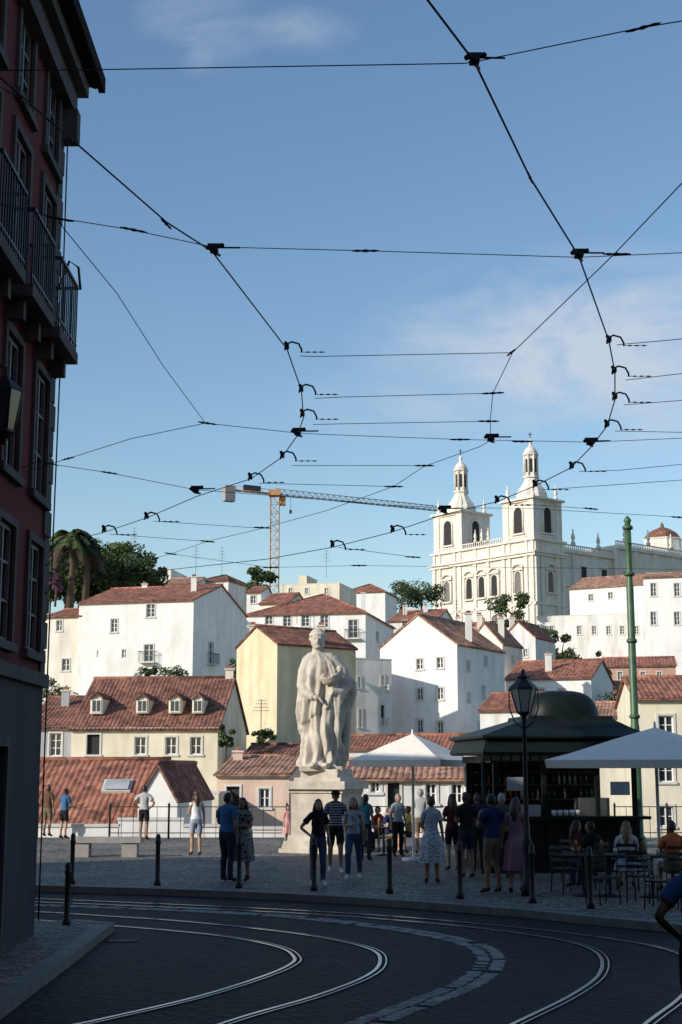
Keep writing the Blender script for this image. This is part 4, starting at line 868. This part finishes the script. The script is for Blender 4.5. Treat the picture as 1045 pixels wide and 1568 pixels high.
    ob.modifiers.new('k','SKIN'); sd=ob.modifiers.new('s','SUBSURF'); sd.levels=2; sd.render_levels=2
    for i,n in enumerate(names):
        r=RR.get(n) or RR[n[:2]]; me.skin_vertices[0].data[i].radius=r; me.skin_vertices[0].data[i].use_root=(n=='pel')
    me2=eval_mesh(ob)
    def sdist(p,a,b):
        ab=b-a; t=max(0,min(1,(p-a).dot(ab)/ab.length_squared)); return (p-(a+ab*t)).length,t
    mb=MB(); skirt=style in('skirt','dress')
    nv=len(me2.vertices); vt=[0]*nv; vb=[0]*nv; fm=[]
    segs=[(J[a],J[b],l,min((RR.get(a) or RR[a[:2]])[0],(RR.get(b) or RR[b[:2]])[0])) for a,b,l in Ed]
    for p in me2.polygons:
        c=p.center; bd,bl,bt=9,'torso',0
        for a,b,l,r in segs:
            d_,t=sdist(c,a,b); d_-=r*.8
            if d_<bd: bd,bl,bt=d_,l,t
        m=skm
        if bl in('torso','hip'): m=bot if (c.z<J['pel'].z+.03 and not style=='dress') else top
        if bl=='torso' and sleeve=='tank' and c.z>J['nb'].z-.03 : m=skm
        elif bl=='ua': m=top if sleeve=='long' or (sleeve=='tee' and bt<.55) else skm
        elif bl=='fa': m=top if sleeve=='long' and bt<.95 else skm
        elif bl=='thigh1': m=bot if style in('trousers','shorts') else skm
        elif bl=='thigh2': m=bot if style=='trousers' or (style=='shorts' and bt<.55) else skm
        elif bl=='shin': m=bot if style=='trousers' else skm
        elif bl=='foot': m=shoe
        fm.append(m)
        if m is top:
            for v in p.vertices: vt[v]=1
        elif m is bot:
            for v in p.vertices: vb[v]=1
    vv=[]
    for i,v in enumerate(me2.vertices):
        c=v.co+v.normal*((.022 if vt[i] else (.013 if vb[i] else 0))+(.010*noise.noise(v.co*10) if (vt[i] or vb[i]) else 0))
        if vt[i] and vb[i] and abs(c.z-J['pel'].z-.03)<.07 and top is not bot: c.z=J['pel'].z+.03
        vv.append(c)
    o0=len(mb.v); mb.v+=vv
    for p,m in zip(me2.polygons,fm): mb.f.append(tuple(i+o0 for i in p.vertices)); mb.m.append(mb.mi(m)); mb.s.append(True)
    bpy.data.meshes.remove(me2)
    for n,s in(('r',-1),('l',1)):
        dv=(J['pa'+n]-J['wr'+n]).normalized(); side=dv.cross(V((1,0,0)) if abs(dv.x)<.8 else V((0,0,1))).normalized(); nm=dv.cross(side)*s
        for i,Lf in enumerate((.066,.076,.07,.055)):
            b=J['pa'+n]+side*((i-1.5)*.018)-dv*.01; mb.tube([b,b+dv*Lf*.5+nm*.004,b+dv*Lf*.85+nm*.02,b+dv*Lf+nm*.034],[.0095,.009,.008,.006],skm,5)
        b=J['wr'+n]+dv*.03-side*.025; mb.tube([b,b-side*.03+dv*.03,b-side*.036+dv*.06+nm*.01],[.012,.011,.008],skm,5)
    if skirt:
        z1=J['pel'].z+(.10 if style=='skirt' else .12); z0=.42 if style=='dress' else .55
        if sit: z0=J['pel'].z-.12
        n=36; K=9; vl=[]
        for k in range(K+1):
            t=k/K; z=z1+(z0-z1)*t; r=.135+.075*sstep(0,.35,t)+.05*t
            for i in range(n):
                a=6.2832*i/n; rr=r*(1+.12*t*math.sin(a*7+len(name))+.05*t*math.sin(a*11)); vl.append(V((rr*math.cos(a),rr*.82*math.sin(a)-.005,z)))
        mb.add(vl,[(k*n+i,k*n+(i+1)%n,(k+1)*n+(i+1)%n,(k+1)*n+i) for k in range(K) for i in range(n)],bot if style=='skirt' else top,True)
    hc=J['nk']+V((0,-.025,.105)); Rt=Matrix.Rotation(math.radians(turn),3,'Z')
    n,k=18,14; vl=[]
    for j in range(k+1):
        a=math.pi*j/k
        for i in range(n):
            b=2*math.pi*i/n; x,y,z=math.sin(a)*math.cos(b),math.sin(a)*math.sin(b),-math.cos(a)
            X_=x*.074*(1-.22*max(0,-z)); Y_=y*.094; Z_=z*.116
            if z<-.2 and y<0: Y_-=.012*(-z)
            if y<-.8 and abs(x)<.3 and -.35<z<.1: Y_-=.02*(1-abs(x)/.3)
            if y<-.6 and .0<z<.25 and .15<abs(x)<.6: Y_+=.006
            vl.append(hc+Rt@V((X_,Y_,Z_)))
    mb.add(vl,[(j*n+i,j*n+(i+1)%n,(j+1)*n+(i+1)%n,(j+1)*n+i) for j in range(k) for i in range(n)],skm,True)
    for s in(-1,1):
        mb.sphere(hc+Rt@V((s*.03,-.084,.012)),(.012,.008,.007),M_eye,6,4); mb.sphere(hc+Rt@V((s*.075,.005,-.01)),(.01,.018,.03),skm,6,5)
        mb.box(hc+Rt@V((s*.03,-.09,.034)),(.032,.006,.006),hm)
    mb.sphere(hc+Rt@V((0,-.096,-.056)),(.022,.006,.007),M_lip,6,4); mb.sphere(hc+Rt@V((0,-.102,-.02)),(.011,.016,.018),skm,6,5)
    vl=[];fs=[];keep=[]
    for j in range(k+1):
        a=math.pi*j/k
        for i in range(n):
            b=2*math.pi*i/n; x,y,z=math.sin(a)*math.cos(b),math.sin(a)*math.sin(b),-math.cos(a); w=1+.08*noise.noise(V((x*5,y*5,z*5+len(name)+pos[0])))
            vl.append(hc+Rt@V((x*.086*w,y*.105*w+.008,z*.126*w+.008)))
            keep.append(z>.52 or (y>-.15+(.2 if z<0 else 0) and z>(-.45 if hl=='short' else -.7)) or (hl!='short' and abs(x)>.72 and z>-.6 and y>-.5))
    for j in range(k):
        for i in range(n):
            q=(j*n+i,j*n+(i+1)%n,(j+1)*n+(i+1)%n,(j+1)*n+i)
            if sum(keep[v] for v in q)>=3: fs.append(q)
    mb.add(vl,fs,hm,True)
    if hl=='long':
        mb.tube([hc+Rt@V((0,.05,.03)),hc+Rt@V((0,.095,-.08)),hc+Rt@V((0,.11,-.2)),hc+Rt@V((0,.12,-.32))],[.08,.085,.075,.03],hm,10)
        for s in(-1,1): mb.tube([hc+Rt@V((s*.06,.03,.02)),hc+Rt@V((s*.08,.04,-.1)),hc+Rt@V((s*.085,.03,-.22))],[.035,.04,.015],hm,8)
    if hl=='bun': mb.sphere(hc+Rt@V((0,.11,.06)),.045,hm,8,6)
    if hl=='pony': mb.tube([hc+Rt@V((0,.09,.04)),hc+Rt@V((0,.15,-.02)),hc+Rt@V((0,.14,-.18))],[.03,.035,.01],hm,8)
    if hat=='cap':
        cm=cloth('cap_black',(.02,.02,.025)); mb.lathe([(.098,.03),(.1,.06),(.08,.115),(.03,.14)],14,hc,cm); mb.box(hc+Rt@V((0,-.14,.035)),(.13,.1,.012),cm)
    if bag:
        bp=J['pel']+V((bag*.24,.02,.0)); mb.box(bp,(.1,.26,.24),cloth('bag_tan',(.2,.14,.09)),taper=.85); mb.tube([bp+V((0,0,.1)),J['ch']+V((0,-.13,.05)),J['nb']+V((-bag*.1,0,.03))],.012,cloth('bag_tan',(.2,.14,.09)),4)
    s=h/1.74; R=Matrix.Rotation(math.radians(face),3,'Z'); pos=V(pos)
    mb.v=[pos+(R@v)*s for v in mb.v]
    return mb.obj(name,None,pos)
C_=cloth
black=C_('black',(.015,.015,.018)); jeans=C_('jeans',(.05,.08,.14)); djeans=C_('dark_jeans',(.025,.03,.05)); white=C_('white',(.75,.75,.74)); lblue=C_('light_blue',(.30,.37,.46)); navy=C_('navy',(.018,.03,.10)); blue=C_('blue',(.045,.13,.27)); khaki=C_('khaki',(.17,.13,.09)); grey=C_('grey',(.4,.4,.4)); red=C_('red',(.35,.03,.03)); mauve=C_('mauve',(.28,.15,.18)); orange=C_('orange',(.6,.16,.06)); dred=C_('dark_red',(.09,.018,.022)); dgreen=C_('olive',(.07,.08,.05)); pinkc=C_('pink',(.55,.28,.28)); brown=C_('brown',(.12,.07,.045)); wshoe=C_('shoe_white',(.6,.6,.6)); yellow=C_('yellow',(.6,.4,.08)); teal=C_('teal',(.05,.2,.25)); offw=C_('off_white',(.5,.49,.46))
pat=pattern('blue_white_print',(.12,.17,.25),(.5,.53,.56),26); pat2=pattern('dark_floral',(.02,.02,.025),(.26,.24,.22),16); strp=stripe('striped',(.03,.03,.04),(.36,.36,.38),110)
g_=lambda x,y: G(x,y,0)
person('man',g_(72,1281),160,1.72,brown,khaki,'shorts',la='fwd',ra='down',skin='m')
person('woman',g_(97,1284),150,1.66,blue,black,'shorts',la='fwd',ra='fwd',fem=True,hl='bun',lean=.06)
person('man',g_(220,1286),170,1.74,grey,black,'shorts',la='hip',ra='hip',hair='b',skin='m')
person('woman',g_(300,1310),200,1.70,white,lblue,'shorts','tank',skin='l',hair='n',hl='long',fem=True,la='fwd',ra='down',pose='relax')
person('man',g_(347,1350),150,1.78,blue,djeans,'trousers',la='fold',ra='down',hair='b',skin='m',pose='relax',turn=-20)
person('woman',g_(372,1349),-30,1.68,pat2,pat2,'dress',fem=True,hl='long',hair='b',la='fold',ra='down',skin='m')
person('girl',g_(441,1290),20,1.15,pinkc,pinkc,'dress',fem=True,hl='long')
person('woman',g_(487,1357),12,1.68,black,jeans,'trousers','tee',fem=True,hl='long',hair='n',la='down',ra='hip',skin='l',pose='relax',shoe=wshoe)
person('man',g_(514,1337),5,1.80,strp,black,'shorts',hat='cap',hair='b',skin='m',la='down',ra='down',pose='stride',shoe=wshoe)
person('woman',g_(542,1347),-10,1.68,lblue,jeans,'trousers','tank',fem=True,hl='long',hair='y',la='down',ra='fold',pose='strideb',shoe=wshoe,bag=1)
person('woman',g_(662,1353),175,1.72,pat,pat,'dress','tee',fem=True,hl='short',hair='n',la='fwd',ra='down',skin='m')
person('woman',g_(694,1333),190,1.70,dred,black,'shorts','tee',fem=True,hl='long',hair='n',la='fold',ra='down')
person('man',g_(716,1345),-160,1.78,black,djeans,'shorts',hair='b',la='fold',ra='fwd',skin='m')
person('man',g_(756,1368),-150,1.80,navy,khaki,'shorts',hair='b',la='up',ra='down',skin='m',pose='relax')
person('woman',g_(792,1368),160,1.74,mauve,mauve,'dress',fem=True,hl='long',hair='n',la='fold',ra='up',skin='l')
person('man',g_(771,1345),-170,1.76,dgreen,black,'trousers',hair='g',la='fold',ra='fold')
person('man',g_(733,1338),180,1.74,djeans,black,'trousers',hair='n',la='down',ra='fwd')
person('woman',g_(560,1318),160,1.64,teal,djeans,'trousers',fem=True,hl='pony',skin='m')
person('man',g_(645,1308),170,1.74,grey,khaki,'shorts',hair='g',la='down',ra='fold')
person('woman',g_(610,1312),20,1.62,lblue,black,'trousers',fem=True,hl='bun',hair='g')
person('man',g_(551,1302),10,1.72,offw,djeans,'trousers',hair='b',la='down',ra='fold')
def seated(name,x,y,face,**k):
    p=g_(x,y); person(name,p,face,pose='sit',**k); cafe_chair(p,math.radians(face))
seated('woman',580,1303,-40,top=red,bot=black,style='trousers',fem=True,hl='short',hair='b',la='table',ra='table',h=1.7)
seated('man',596,1306,60,top=navy,bot=khaki,style='shorts',la='table',ra='fold',hair='n',h=1.7)
seated('woman',627,1300,-70,top=yellow,bot=djeans,style='trousers',fem=True,hl='bun',la='table',ra='fold',h=1.66)
cafe_table(g_(588,1310)); cafe_table(g_(612,1301))
seated('woman',962,1362,170,top=offw,bot=lblue,style='skirt',fem=True,hl='long',hair='y',la='table',ra='table',h=1.75)
seated('man',1033,1368,185,top=orange,bot=khaki,style='shorts',la='table',ra='fold',hair='n',skin='m',h=1.8)
seated('woman',884,1352,120,top=dred,bot=black,style='trousers',fem=True,hl='long',hair='n',la='table',ra='fold',h=1.7)
seated('man',908,1360,-140,top=black,bot=djeans,style='trousers',la='table',ra='fold',hair='b',skin='m',h=1.74)
cafe_table(g_(935,1372)); cafe_table(g_(1000,1374)); cafe_table(g_(895,1372))
for x,y,a in ((925,1385,.4),(985,1382,2.6),(1015,1392,1.0),(870,1368,2.0),(945,1350,3.0),(980,1350,.2),(1050,1390,2)): cafe_chair(g_(x,y),a)
b_=C_('bright_blue',(.03,.07,.2))
person('man',V((2.93,12,RZ)),185,1.80,b_,djeans,'shorts',la='hip',ra='hip',hair='b',skin='d')
g=Group('menu_sign',g_(833,1335)); o=g_(833,1335); g['board'].box(o+UP*.6,(.55,.04,.9),M_iron,V((1,0,0)),V((0,1,.1))); g['legs'].tube([o+V((-.2,.1,.0)),o+V((-.2,.02,1.0))],.02,M_iron,5); g['legs'].tube([o+V((.2,.1,.0)),o+V((.2,.02,1.0))],.02,M_iron,5); g.done()
# ---------------------------------------------------------------- world
EL=math.radians(23); AZ=math.radians(57)
sun_dir=V((-math.sin(AZ)*math.cos(EL),-math.cos(AZ)*math.cos(EL),math.sin(EL)))
w=bpy.data.worlds.new("World"); scene.world=w; w.use_nodes=True; nt=w.node_tree; N=nt.nodes; L=nt.links; N.clear()
out=N.new('ShaderNodeOutputWorld'); sky=N.new('ShaderNodeTexSky'); sky.sky_type='NISHITA'; sky.sun_disc=False; sky.sun_elevation=EL; sky.sun_rotation=math.atan2(sun_dir.x,sun_dir.y)%(2*math.pi)
sky.altitude=0; sky.air_density=1.15; sky.dust_density=.4; sky.ozone_density=2.0
hs=N.new('ShaderNodeHueSaturation'); hs.inputs['Saturation'].default_value=1.1; L.new(sky.outputs[0],hs.inputs['Color'])
bg=N.new('ShaderNodeBackground'); bg.inputs[1].default_value=.15; L.new(hs.outputs[0],bg.inputs[0])
cb=N.new('ShaderNodeBackground'); cb.inputs[0].default_value=(.62,.69,.80,1); cb.inputs[1].default_value=.95
tc=N.new('ShaderNodeTexCoord')
def math_(op,a,b=None,c=None):
    m=N.new('ShaderNodeMath'); m.operation=op
    for i,x in enumerate((a,b,c)):
        if x is None: continue
        if isinstance(x,(int,float)): m.inputs[i].default_value=x
        else: L.new(x,m.inputs[i])
    return m.outputs[0]
def vm(op,a,b):
    m=N.new('ShaderNodeVectorMath'); m.operation=op
    for i,x in enumerate((a,b)):
        if isinstance(x,tuple): m.inputs[i].default_value=x
        else: L.new(x,m.inputs[i])
    return m
dirv=tc.outputs['Generated']
nz=N.new('ShaderNodeTexNoise'); nz.inputs['Scale'].default_value=11; nz.inputs['Detail'].default_value=9; nz.inputs['Roughness'].default_value=.6; nz.inputs['Distortion'].default_value=.5
L.new(vm('MULTIPLY',dirv,(1,1,2.0)).outputs[0],nz.inputs['Vector'])
tot=None
for (px,py,rx,rz,am) in ((890,540,.17,.075,.8),(850,480,.08,.028,.8),(960,630,.14,.04,.5),(680,620,.12,.035,.35),(310,40,.05,.03,.25),(300,75,.02,.018,.35),(450,45,.05,.015,.25),(620,520,.03,.012,.3)):
    a,b=kk(px,py); c=V((a,1,b)).normalized()
    dv=vm('SUBTRACT',dirv,tuple(c)); sc=vm('MULTIPLY',dv.outputs[0],(1/rx,1/rx*.5,1/rz)); ln=N.new('ShaderNodeVectorMath'); ln.operation='LENGTH'; L.new(sc.outputs[0],ln.inputs[0])
    f=math_('MULTIPLY',math_('SUBTRACT',1.0,ln.outputs['Value']),am); f=math_('MAXIMUM',f,0.0); tot=f if tot is None else math_('MAXIMUM',tot,f)
nn=math_('SUBTRACT',nz.outputs['Fac'],.36); fac=math_('MULTIPLY',math_('MULTIPLY',nn,tot),5.5)
fac=math_('MINIMUM',math_('MAXIMUM',fac,0.0),.8)
mx=N.new('ShaderNodeMixShader'); L.new(fac,mx.inputs[0]); L.new(bg.outputs[0],mx.inputs[1]); L.new(cb.outputs[0],mx.inputs[2]); L.new(mx.outputs[0],out.inputs[0])
sl=bpy.data.lights.new('sun','SUN'); sl.energy=4.5; sl.angle=math.radians(.5); sl.color=(1,.91,.79); so=bpy.data.objects.new('sun',sl); COL.objects.link(so)
so.rotation_euler=(-sun_dir).to_track_quat('-Z','Y').to_euler(); so.location=(0,0,60)
cam=bpy.data.cameras.new('camera'); co=bpy.data.objects.new('camera',cam); COL.objects.link(co); scene.camera=co
cam.sensor_fit='VERTICAL'; cam.sensor_height=36; cam.sensor_width=24; cam.lens=50; cam.clip_end=12000; cam.clip_start=.1
co.location=(0,0,CZ); co.rotation_euler=(math.pi/2+TH,0,0)
scene.view_settings.view_transform='Standard'; scene.view_settings.look='None'; scene.view_settings.exposure=0
print('done',len(bpy.data.objects))
